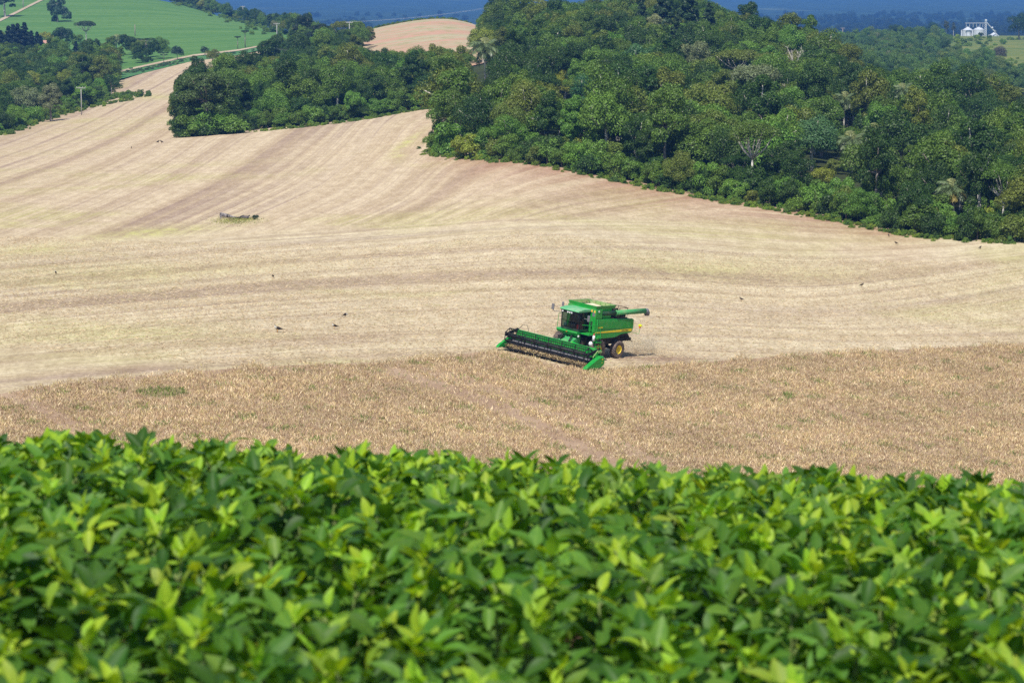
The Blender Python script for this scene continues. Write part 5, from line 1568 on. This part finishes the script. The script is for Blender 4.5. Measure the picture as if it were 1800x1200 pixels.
def trifoliate(seed, n=6, m=2, young=False):
    rg = random.Random(seed)
    V, Fq, UV, LV = [], [], [], []
    pl = rg.uniform(.06, .13) if not young else .02
    el = rg.uniform(.75, 1.2)
    end = Vector((0, pl * math.cos(el), pl * math.sin(el)))
    pitch0 = rg.choice((rg.uniform(-1.1, -.4), rg.uniform(-.2, .6), rg.uniform(.6, 1.3)))
    def put(Mx, L, Wd):
        v, f, uv = leaflet(rg, L, Wd, n, m)
        b = len(V); lv = rg.random()
        for p in v: V.append(Mx @ Vector(p))
        Fq.extend(tuple(i + b for i in q) for q in f); UV.extend(uv); LV.extend([lv] * len(f))
    s = rg.uniform(.086, .124) if not young else rg.uniform(.055, .085)
    e1 = end + Vector((0, .02, .006))
    put(Matrix.Translation(e1) @ Matrix.Rotation(pitch0, 4, 'X') @ Matrix.Rotation(rg.uniform(-.5, .5), 4, 'Y'), s * 1.05, s * .74)
    for sgn in (-1, 1):
        put(Matrix.Translation(end) @ Matrix.Rotation(sgn * rg.uniform(.9, 1.5), 4, 'Z') @ Matrix.Rotation(rg.uniform(-1.0, 1.0), 4, 'X') @ Matrix.Rotation(rg.uniform(-.6, .6), 4, 'Y'), s * rg.uniform(.86, 1.0), s * .70)
    pts = [Vector((0, 0, 0)), end * .6 + Vector((0, .005, 0)), end, e1]
    r_ = .0022
    for i in range(3):                                    # petiole: thin three-sided stalk
        b = len(V)
        for p in (pts[i], pts[i + 1]):
            V.extend([p + Vector((r_, 0, 0)), p + Vector((-r_, r_, 0)), p + Vector((-r_, -r_, r_))])
        for k in range(3):
            k2 = (k + 1) % 3; Fq.append((b + k, b + k2, b + 3 + k2, b + 3 + k)); LV.append(.9)
        UV.extend([(.5, 0)] * 6)
    return np.array([tuple(p) for p in V]), np.array(Fq), np.array(UV), np.array(LV)
TRI = [trifoliate(300 + i) for i in range(14)]
YNG = [trifoliate(400 + i, young=True) for i in range(4)]
LOW = [trifoliate(500 + i, 3, 1) for i in range(6)]
TRIM = [np_mesh('soybean_leaf', v, f, M['soy'], None, True, uv) for v, f, uv, lv in TRI]
YNGM = [np_mesh('young_soybean_leaf', v, f, M['soy'], None, True, uv) for v, f, uv, lv in YNG]
def soy_tint(rg, young=False):
    if young: t = (.25, .42, .03)
    else:
        u = rg.random()
        t = (.034, .104, .013) if u < .30 else ((.068, .176, .021) if u < .72 else ((.110, .240, .034) if u < .92 else (.20, .33, .035)))
    k = rg.uniform(.85, 1.15)
    return (t[0] * k * rg.uniform(.85, 1.15), t[1] * k, t[2] * k)
def leaf_spots(rg, h, n):
    """node height, azimuth, tilt, size, young?"""
    out = []
    for i in range(n):
        q = (i / (n - 1)) ** .8
        out.append((h * (.30 + .66 * q), 2.399 * i + rg.uniform(-.5, .5), rg.uniform(-.3, .25) - .15 * q, rg.uniform(.75, 1.05) * (1.08 - .14 * q), False))
    for k in range(3): out.append((h * (.93 + .03 * k), rg.uniform(0, 6.28), rg.uniform(-.2, .5), rg.uniform(.8, 1.1), True))
    return out
sv_, sf_, su_, sl_ = [], [], [], []
def join_leaves(spots, rg, low=True):
    V, Fq, UV, LV, TT = [], [], [], [], []; off = 0
    for (x, y, z, h, az, tilt, s, yg) in spots:
        v, f, uv, lv = (YNG if yg else (LOW if low else TRI))[rg.randrange(4 if yg else (6 if low else 14))]
        Mx = np.array((Matrix.Rotation(az, 3, 'Z') @ Matrix.Rotation(tilt, 3, 'X')))
        V.append(v @ Mx.T * s + np.array([x, y, z + h])); Fq.append(f + off); UV.append(uv); LV.append(lv); off += len(v)
        TT.append(np.repeat(np.array([soy_tint(rg, yg)]), len(v), 0))
    return np.concatenate(V), np.concatenate(Fq), np.concatenate(UV), np.concatenate(LV), np.concatenate(TT)
# lower leaves shared by alike plants
rg = random.Random(5)
STEMS, UNDER = [], []
for i in range(5):
    h = .62
    mb = MB(); pts = [(0, 0, -.05)] + [(rg.uniform(-.012, .012), rg.uniform(-.012, .012), h * k / 5) for k in range(1, 6)]
    mb.tube(pts, [.006, .0055, .005, .0045, .004, .003], 5)
    for k in range(16):                                    # small pods and nodes along the stem
        z = h * rg.uniform(.3, .98); a = rg.uniform(0, 6.28)
        mb.tube([(0, 0, z), (.012 * math.cos(a), .012 * math.sin(a), z + .012), (.02 * math.cos(a), .02 * math.sin(a), z + .03)], [.004, .006, .002], 4)
    STEMS.append(mb.mesh('soybean_stem', M['soy_stem'], True))
    spots = [(0, 0, 0, h * rg.uniform(.18, .62), 2.399 * k + rg.uniform(-.4, .4), rg.uniform(-.4, .3), rg.uniform(.9, 1.2), False) for k in range(8)]
    v, f, uv, lv, tt = join_leaves(spots, rg)
    UNDER.append(np_mesh('lower_foliage', v, f, M['soy_attr'], None, True, uv, vcol=tt))
plants = []
y_ = 4.6
while y_ < 21:
    hw = 0.2 * y_ + .35
    x = -hw
    while x < hw:
        px_, py_ = x + rng.uniform(-.10, .10), y_ + rng.uniform(-.10, .10)
        plants.append((px_, py_)); x += .30
    y_ += .30
plants.sort(key=lambda p: p[1])
front = plants[:300]
rg = random.Random(9)
rest_spots = []
for n_, (x, y_) in enumerate(plants):
    z = zat(x, y_); h = .597 * rg.uniform(.92, 1.06) + .02 * math.sin(x * 3.1) * math.cos(y_ * 2.3)
    if n_ < 300:
        p = empty('soybean_plant', (x, y_, z), rg.uniform(0, 6.28)); sc = h / .62
        p.scale = (sc, sc, sc)
        row = ['in the front row at the bottom of the picture', 'in the blurred foreground', 'in the lower middle of the crop', 'in the upper middle of the crop', 'just short of the crop\'s far edge', 'on the far edge of the crop'][min(5, int((y_ - 4.5) / 1.5))]
        q_ = x / (.195 * y_)
        side = 'far left' if q_ < -.7 else ('left' if q_ < -.35 else ('left of centre' if q_ < 0 else ('right of centre' if q_ < .35 else ('right' if q_ < .7 else 'far right'))))
        tag(p, 'leafy soybean plant %s, %s' % (row, side), 'soybean plant', 'soybean plants in the foreground')
        link('stem', STEMS[n_ % 5], p); lf = link('lower_foliage', UNDER[n_ % 5], p, rot=(0, 0, rg.uniform(0, 6))); lf['kind'] = 'stuff'
        for (hh, az, tilt, s, yg) in leaf_spots(rg, .62, 16):
            l = link('leaf', (YNGM if yg else TRIM)[rg.randrange(4 if yg else 14)], p, (0, 0, hh), (tilt, rg.uniform(-.2, .2), az), (s, s, s))
            l.color = (*soy_tint(rg, yg), 1)
    else:
        for (hh, az, tilt, s, yg) in leaf_spots(rg, h, 18): rest_spots.append((x, y_, z, hh, az, tilt, s, yg))
        for k in range(5): rest_spots.append((x, y_, z, h * rg.uniform(.25, .6), rg.uniform(0, 6.28), rg.uniform(-.4, .3), 1.1, False))
v, f, uv, lv, tt = join_leaves(rest_spots, rg)
tag(link('soybean_crop', np_mesh('soybean_crop', v, f, M['soy_attr'], None, True, uv, vcol=tt)), 'soybean leaves along the far edge of the green crop', None, None, 'stuff')
# the rest of the soybean field, over the brow and to both sides, as scattered whole plants
SOY_SRC = bpy.data.collections.new('soybean_sources')
for i in range(5):
    sp_ = [(0, 0, 0, hh, az, tilt, s, yg) for (hh, az, tilt, s, yg) in leaf_spots(rg, .6, 15)] + [(0, 0, 0, .6 * rg.uniform(.25, .6), rg.uniform(0, 6.28), rg.uniform(-.4, .3), 1.1, False) for k in range(5)]
    v, f, uv, lv, tt = join_leaves(sp_, rg)
    SOY_SRC.objects.link(bpy.data.objects.new('plant_%02d' % i, np_mesh('soybean_plant_low', v, f, M['soy_attr'], None, True, uv, vcol=tt)))
SOY_G = scatter_group(SOY_SRC)
its = []
def sow(y0, y1, step, wide):
    gy = np.arange(y0, y1, step)
    for yy in gy:
        hw = .36 * yy + 5
        for xx in np.arange(-hw, hw, step):
            x_, q_ = xx + rng.uniform(-.35, .35) * step, yy + rng.uniform(-.35, .35) * step
            if 4.5 < q_ < 21 and abs(x_) < .2 * q_ + .45: continue
            its.append((0, int(rng.integers(5)), x_, q_, zat(x_, q_), wide * rng.uniform(.92, 1.06), rng.uniform(0, 6.28), (1, 1, 1)))
sow(2.1, 30, .31, .95); sow(30, 70, .55, 1.3); sow(70, 146, .9, 1.7)
mass('soybean_field', its, 'green soybean crop covering the rest of the near hill', group=SOY_G, pick=lambda q: q[1])
print('plants', len(plants), 'crop tris', 2 * len(f))

# ------------------------------------------------------------------ birds on the stubble
def bird(px, py, hpx, facing, label, pale_head=True, peck=False):
    p = hit(px, py); p.z += lift_at(p.y)
    s = hpx / F * p.y / .46
    mb = MB()
    hz, hy = (.40, .15) if not peck else (.20, .26)
    mb.tube([(0, -.34, .20), (0, -.20, .22), (0, -.08, .25), (0, .05, .28), (0, .11, .31)], [.02, .055, .10, .095, .055], 8)     # tail to breast
    mb.add([(-.05, -.18, .23), (.05, -.18, .23), (.06, -.42, .17), (-.06, -.42, .17), (0, -.18, .25), (0, -.42, .185)], [(0, 1, 2, 3), (0, 4, 5, 3), (4, 1, 2, 5)])
    for sg in (-1, 1): mb.add([(sg * .09, .05, .30), (sg * .115, -.08, .25), (sg * .07, -.28, .20), (sg * .05, -.1, .32)], [(0, 1, 2, 3)])
    mb.tube([(0, .06, .27), (0, (hy + .12) / 2 + .02, (hz + .31) / 2), (0, hy, hz)], [.09, .06, .05], 8, 1 if pale_head else 0)
    mb.ball((0, hy + .02, hz + .02), (.042, .055, .045), 8, 1 if pale_head else 0)
    mb.ball((0, hy + .01, hz + .052), (.034, .05, .02), 6, 0)
    mb.tube([(0, hy + .06, hz + .015), (0, hy + .10, hz + .0), (0, hy + .11, hz - .02)], [.02, .014, .003], 6, 2)
    for sg in (-1, 1):
        mb.tube([(sg * .04, 0, .20), (sg * .045, .02, .10), (sg * .045, .0, .01)], [.035, .014, .012], 6, 2)
        for k in (-1, 0, 1): mb.tube([(sg * .045, 0, .012), (sg * .045 + k * .025, .06, .008)], .008, 4, 2)
    o = mb.build('bird', [M['bird_dark'], M['bird_pale'], M['bird_leg']], None, True)
    o.location = p; o.rotation_euler = (0, 0, facing); o.scale = (s, s, s)
    tag(o, label, 'bird', 'birds feeding on the harvested field')
bird(488, 586, 13, 1.9, 'pale-necked brown bird standing nearest, left of two others', True)
bird(588, 580, 10, 1.7, 'dark bird with white head in profile between two other birds', True)
bird(607, 560, 10, -.6, 'dark bird pecking at the ground behind the white-headed bird', True, True)
bird(98, 484, 7, .4, 'pale bird alone near the left border of the stubble', True)
bird(480, 491, 7, 2.9, 'small dark bird standing below the dead log', False)
bird(1303, 531, 7, 1.2, 'dark bird right of the combine auger on open stubble', False)
bird(1515, 506, 7, -1.3, 'dark bird alone on the right half of the stubble', False)
bird(1575, 432, 6, 1.0, 'small dark bird near the lower right forest edge', False)
bird(1723, 440, 6, -.8, 'dark bird close to the right border below the forest', False)
bird(1562, 418, 5, .3, 'farthest dark bird at the end of the reddish headland', False)
bird(284, 254, 6, .9, 'dark bird left of the middle wood on upper field', False)
bird(278, 254, 6, -.9, 'dark bird leftmost of a pair on the upper field', False)
bird(231, 263, 4, .2, 'tiny dark bird on the upper left stubble', False)
bird(758, 600, 4, 2, 'tiny dark bird on the stubble left of the header', False) if False else None

# dead log and stump with rank grass
p = hit(405, 385); p.z += lift_at(p.y)
k = p.y / F                                       # metres per photo pixel
rt = random.Random(3)
mb = MB()
mb.tube([(-18 * k, .2, 6.2 * k), (-14 * k, .1, 5.4 * k), (-6 * k, 0, 4.0 * k), (2 * k, -.1, 2.4 * k), (8 * k, -.1, 1.2 * k), (14 * k, 0, .5 * k)], [3.3 * k, 3.5 * k, 2.9 * k, 2.2 * k, 1.5 * k, .5 * k], 12)
mb.tube([(-16 * k, -.3, 4.5 * k), (-17 * k, -.5, 2.5 * k), (-15 * k, -.6, 0)], [1.6 * k, 1.3 * k, 1.0 * k], 7)
mb.tube([(-3 * k, -.1, 4 * k), (-1 * k, .2, 6 * k)], [.7 * k, .3 * k], 6)
for i, q in enumerate(mb.v): mb.v[i] = (q[0] + rt.uniform(-.35, .35) * k, q[1], q[2] + rt.uniform(-.45, .45) * k)
o = mb.build('fallen_log', M['bark_log'], None); o.location = p; tag(o, 'weathered grey fallen log with raised end lying in the stubble', 'log')
p2 = hit(428, 387); p2.z += lift_at(p2.y)
mb = MB()
mb.ball((0, 0, 2.5 * k), (7 * k, 3 * k, 4 * k), 12); mb.ball((5.5 * k, -.1, 2.3 * k), (4.5 * k, 2.6 * k, 3.4 * k), 10); mb.tube([(6 * k, 0, 4 * k), (10 * k, .2, 5.6 * k), (11.5 * k, .3, 6.3 * k)], [1.4 * k, 1 * k, .3 * k], 7)
mb.tube([(-5 * k, 0, 2 * k), (-10 * k, .3, 2.4 * k), (-14 * k, .3, 2.2 * k)], [1.3 * k, .8 * k, .4 * k], 6)
for i, q in enumerate(mb.v): mb.v[i] = (q[0] + rt.uniform(-.6, .6) * k, q[1] + rt.uniform(-.3, .3) * k, q[2] + rt.uniform(-.6, .6) * k)
o = mb.build('tree_stump', M['rock'], None); o.location = p2; tag(o, 'dark charred stump at the right end of the fallen log', 'stump')
p3 = hit(449, 388)
place_tree('shrub', PROTO['shrub'][0], (p3.x, p3.y, zat(p3.x, p3.y) + .1), (.24, .24, .2), 0, (.06, .09, .05), 'small dark bush right of the charred stump', 'shrub')
VV, CC = [], []
for i in range(1500):
    px_, py_ = rng.normal(412, 20), 389 + rng.normal(0, 3.2) + 2
    if i % 3 == 0: px_, py_ = rng.normal(425, 12), 387 + rng.uniform(-1, 2)
    q = hit(px_, py_)
    h = rng.uniform(.08, .28) * (.7 if i % 3 else 1); a = rng.uniform(0, 6.28); w_ = .04; d = rng.uniform(0, .3, 2) * h
    z = q.z + lift_at(q.y) - .03
    VV += [(q.x - w_ * math.cos(a), q.y - w_ * math.sin(a), z), (q.x + w_ * math.cos(a), q.y + w_ * math.sin(a), z), (q.x + d[0] + w_ * .4, q.y + d[1], z + h), (q.x + d[0] - w_ * .4, q.y + d[1], z + h)]
    c = [(.30, .34, .08), (.42, .40, .13), (.50, .40, .20), (.20, .29, .06)][int(rng.integers(4))]
    CC += [c] * 4
tag(link('rank_grass', np_mesh('rank_grass', np.array(VV), np.arange(len(VV)).reshape(-1, 4), M['ripe'], vcol=np.array(CC))), 'yellow-green rank grass around the fallen log', None, None, 'stuff')

# white sacks
for i, (px_, py_) in enumerate(((739.5, 194), (745, 193.5))):
    q = hit(px_, py_); q.z += lift_at(q.y); s = 5.2 * q.y / F
    mb = MB(); mb.tube([(0, 0, 0), (0, 0, s * .2), (0, 0, s * .55), (0, 0, s * .8), (0, 0, s)], [s * .36, s * .46, s * .42, s * .28, s * .12], 8)
    o = mb.build('sack', M['sack'], None, True); o.location = q
    tag(o, ['left one of two white sacks', 'right one of two white sacks'][i] + ' on the stubble before the middle wood', 'sack')

# poles -----------------------------------------------------------------------------
def pole(px, py, hpx, label, mat='concrete', arm=True, two=False, ymin=100, armw=1.0, name='power_pole', y=None):
    q = hit(px, py, ymin) if y is None else Vector(((px - 900) / F * y, y, zat((px - 900) / F * y, y)))
    H = hpx / F * q.y; root = empty(name, q); tag(root, label, 'power pole', 'power poles across the farmland')
    wk = max(.12, .00016 * q.y)
    mb = MB(); mb.tube([(0, 0, -.6), (0, 0, H * .5), (0, 0, H)], [wk * 1.25, wk, wk * .8], 8); mb.build('pole', M[mat], root, True)
    if arm:
        aw = 1.15 * armw
        m2 = MB(); m2.box(-aw, aw, -wk * .8 - .12, -wk * .8, H * .965, H * .985)
        if two: m2.box(-aw * .8, aw * .8, -wk * .8 - .12, -wk * .8, H * .86, H * .88)
        ar = m2.build('crossarm', M[mat], root)
        for s in (-.92, -.35, .35, .92):
            m3 = MB(); m3.tube([(s * aw, -wk * .8 - .06, H * .985), (s * aw, -wk * .8 - .06, H * .985 + .22)], [.07, .05], 6); m3.build('insulator', M['white'], ar, True)
    return q + Vector((0, 0, H))
pole(143.5, 204, 50, 'tall pale concrete power pole with crossarm by the left woodland')
pole(334, 129, 32, 'concrete pole with crossarm behind the left end of middle wood', y=760)
pole(237.5, 65, 21, 'bare wooden post alone in the green hill field', 'wood', False)
pole(487, 78, 36, 'pale power pole with crossarm on the right edge of green hill', ymin=700)
pole(427, 22, 30, 'power pole at the upper hedge of the green hill, cut by the frame', ymin=900)
pole(41, 16, 30, 'white power pole beside the track in the top left corner', ymin=900)
w1 = pole(616, 70, 52, 'grey pole with double crossarm in front of the blue distance', arm=True, y=900)
pole(1447, 58, 26, 'left one of three wooden poles on the forest skyline', 'wood', True, ymin=690)
pole(1456, 60, 17, 'shortest of three wooden poles on the forest skyline', 'wood', True, ymin=690)
pole(1481, 75, 31, 'right and nearest of three wooden poles on the skyline', 'wood', True, ymin=690)
pole(1385, 45, 25, 'thin pole with crossarms sticking out above the right forest', 'wood', True, two=True, ymin=690)
mb = MB()
far_end = w1 + Vector((60, 40, 6.5))
for dz, dxx in ((0, -.9), (0, .9)):
    pts = []
    for k in range(15):
        q_ = k / 14; p_ = w1.lerp(far_end, q_); pts.append((p_.x + dxx, p_.y, p_.z + dz - 5.0 * q_ * (1 - q_)))
    mb.tube(pts, .022, 4)
tag(mb.build('power_wire', M['galv']), 'thin pale power wires running right from the double-crossarm pole', 'wire')

# small house -----------------------------------------------------------------------
q = hit(82, 84, 700); k = q.y / F
root = empty('farm_house', q, .5); tag(root, 'small house with red tiled roofs half hidden by trees', 'house')
mb = MB(); mb.box(-7 * k, 7 * k, -4 * k, 4 * k, -1, 8 * k); mb.box(-11 * k, -3 * k, -12 * k, -4.1 * k, -1, 5 * k); mb.build('wall', M['wallpaint'], root)
def gable(mb, x0, x1, y0, y1, z, h, ov=.4):
    ym = (y0 + y1) / 2
    mb.add([(x0 - ov, y0 - ov, z), (x1 + ov, y0 - ov, z), (x1 + ov, ym, z + h), (x0 - ov, ym, z + h), (x0 - ov, y1 + ov, z), (x1 + ov, y1 + ov, z),
            (x0 - ov, y0 - ov, z + .15), (x1 + ov, y0 - ov, z + .15), (x1 + ov, ym, z + h + .2), (x0 - ov, ym, z + h + .2), (x0 - ov, y1 + ov, z + .15), (x1 + ov, y1 + ov, z + .15)],
           [(6, 7, 8, 9), (9, 8, 11, 10), (0, 3, 2, 1), (3, 4, 5, 2), (0, 1, 7, 6), (4, 10, 11, 5), (0, 6, 9, 3), (3, 9, 10, 4), (1, 2, 8, 7), (2, 5, 11, 8)])
mb = MB(); gable(mb, -7 * k, 7 * k, -4 * k, 4 * k, 8 * k, 4 * k); mb.build('roof', M['rooftile'], root)
mb = MB(); gable(mb, -11 * k, -3 * k, -12 * k, -4.2 * k, 5 * k, 3.5 * k); mb.build('roof', M['rooftile'], root)
mb = MB(); mb.box(-9 * k, -7 * k, -12.2 * k, -12.05 * k, 0, 3.5 * k); mb.build('door', M['dark'], root)
mb = MB(); mb.box(-5 * k, -3.8 * k, -12.2 * k, -12.05 * k, 1.5 * k, 3.5 * k); mb.box(2 * k, 4 * k, -4.2 * k, -4.05 * k, 3 * k, 5.5 * k); mb.build('window', M['dark'], root)

# silos -----------------------------------------------------------------------------
qy_ = 1750.0; q = Vector(((1716 - 900) / F * qy_, qy_, 0)); q.z = zat(q.x, q.y); k = q.y / F
print('silo base row', at_pix(q.x / q.y, q.z / q.y))
SB = q.copy(); SB.z -= 6 * k * 0
def silo(dx, dy, r, h, label):
    root = empty('grain_silo', (SB.x + dx * k, SB.y + dy * k, zat(SB.x + dx * k, SB.y + dy * k) - 1.5)); tag(root, label, 'silo', 'grain silos on the far hill')
    mb = MB(); mb.lathe([(r * k, -2), (r * k, h * k)], 28, 0, 'z'); 
    for i in range(9): z = h * k * (i + .5) / 9; mb.lathe([(r * k, z - .25), (r * k * 1.012, z), (r * k, z + .25)], 28, 0, 'z')
    mb.build('wall', M['galv'], root, False)
    mb = MB(); mb.lathe([(r * k * 1.03, h * k), (r * k * .18, (h + r * .52) * k), (r * k * .16, (h + r * .6) * k), (.01, (h + r * .62) * k)], 28, 0, 'z'); mb.build('roof', M['galv'], root)
    mb = MB(); mb.box(-r * k - .9, -r * k - .2, -.4, .4, -1, h * k); mb.box(-1, 1, -r * k - .3, -r * k - .1, 0, 3); mb.build('ladder', M['galv'], root)
silo(-18, 12, 9.5, 16, 'left one of the pale metal grain silos on the far hill')
silo(-1, 0, 9.5, 17, 'middle pale metal grain silo under the gantry')
silo(28, 14, 7, 8, 'short right silo with slanted outline beyond the legs')
root = empty('grain_elevator', (SB.x + 10 * k, SB.y - 6 * k, SB.z)); tag(root, 'pale steel elevator tower with gantry and spouts beside the silos', 'elevator tower')
mb = MB()
for sx in (-1, 1):
    for sy in (-1, 1): mb.tube([(sx * 1.3 * k, sy * 1.3 * k, -2), (sx * 1.1 * k, sy * 1.1 * k, 29 * k)], .16, 5)
for i in range(8):
    z = 3.4 * k * i
    for (a, b) in (((-1, -1), (1, -1)), ((1, -1), (1, 1)), ((1, 1), (-1, 1)), ((-1, 1), (-1, -1))): mb.tube([(a[0] * 1.2 * k, a[1] * 1.2 * k, z), (b[0] * 1.2 * k, b[1] * 1.2 * k, z + 3.4 * k)], .09, 4)
mb.box(-1.6 * k, 1.6 * k, -1.6 * k, 1.6 * k, 28 * k, 31 * k); mb.build('tower', M['galv'], root)
mb = MB(); mb.box(-36 * k, -1.7 * k, -.9 * k, .9 * k, 24 * k, 24.8 * k)
for x in (-34, -28, -22, -16, -10, -5): mb.tube([(x * k, 0, 17 * k), (x * k, 0, 24 * k)], .14, 5)
mb.build('gantry', M['galv'], root)
mb = MB(); mb.tube([(1 * k, 0, 26 * k), (12 * k, 3 * k, 14 * k), (20 * k, 12 * k, 10 * k)], .35, 6); mb.tube([(12 * k, 2 * k, 14 * k), (24 * k, 2 * k, 1 * k)], .25, 6); mb.ball((12 * k, 2 * k, 16 * k), (1.6 * k, 1.6 * k, 2.2 * k), 8); mb.build('spout', M['galv'], root)

# straw chaff and dust thrown out behind the machine
mc = np.array(COMB_M)
nn = 5000
q_ = rng.random(nn) ** .7
loc = np.stack([rng.normal(-.3, 1, nn) * (.35 + 1.5 * q_), -5.2 - 6.0 * q_, np.maximum(.06, 1.35 - 1.25 * q_ + rng.normal(0, 1, nn) * (.15 + .35 * q_)), np.ones(nn)], 1)
wl = (loc @ mc.T)[:, :3]
sv2 = rng.normal(size=(nn, 2, 3)); sv2 /= np.linalg.norm(sv2, axis=2)[..., None]; s_ = rng.uniform(.012, .035, (nn, 1))
Vc = np.stack([wl - sv2[:, 0] * s_ * 2, wl + sv2[:, 1] * s_ * .6, wl + sv2[:, 0] * s_ * 2, wl - sv2[:, 1] * s_ * .6], 1).reshape(-1, 3)
tag(link('flying_chaff', np_mesh('flying_chaff', Vc, np.arange(len(Vc)).reshape(-1, 4), M['ripe'], vcol=np.array((.74, .60, .39)))), 'chopped straw flying out behind the combine', None, None, 'stuff')
mb = MB(); mb.ball((-.3, -8.6, .75), (3.2, 5.0, .95), 14)
du = mb.build('dust_cloud', M['green'], None, True); du.matrix_world = COMB_M
t = NT('thrown_dust'); vn = t.n('ShaderNodeVolumePrincipled'); vn.inputs['Color'].default_value = (.97, .88, .72, 1)
o3 = t.obj(); mp = t.mapv(o3, (1 / 3.2, 1 / 5.0, 1 / .95), (.3 / 3.2, 8.6 / 5.0, -.75 / .95))
ln_ = t.n('ShaderNodeVectorMath', operation='LENGTH'); t.l(mp, ln_.inputs[0])
fall = t.rmp(ln_.outputs['Value'], 1.0, .1, 0.0, 1.0)
t.l(t.math('MULTIPLY', t.math('MULTIPLY', fall, t.rmp(t.noise(o3, 1.1, 3, .6), .35, .7)), .28), vn.inputs['Density'])
t.l(vn.outputs[0], t.out.inputs['Volume']); du.data.materials.clear(); du.data.materials.append(t.m)
tag(du, 'thin tan dust behind the combine', None, None, 'stuff')

# ------------------------------------------------------------------ air
zlo, zhi = ZMIN - 1.0, max(ZMAX, 0.0) + 26.0
mb = MB(); mb.box(-32500, 32500, -60, 21200, zlo, zhi)
hz_ = mb.build('haze', M['green']); tag(hz_, kind='stuff')
t = NT('haze_air'); vn = t.n('ShaderNodeVolumePrincipled'); vn.inputs['Color'].default_value = (.14, .40, 1.0, 1); vn.inputs['Density'].default_value = 1.2e-4
t.l(vn.outputs[0], t.out.inputs['Volume']); hz_.data.materials.clear(); hz_.data.materials.append(t.m)
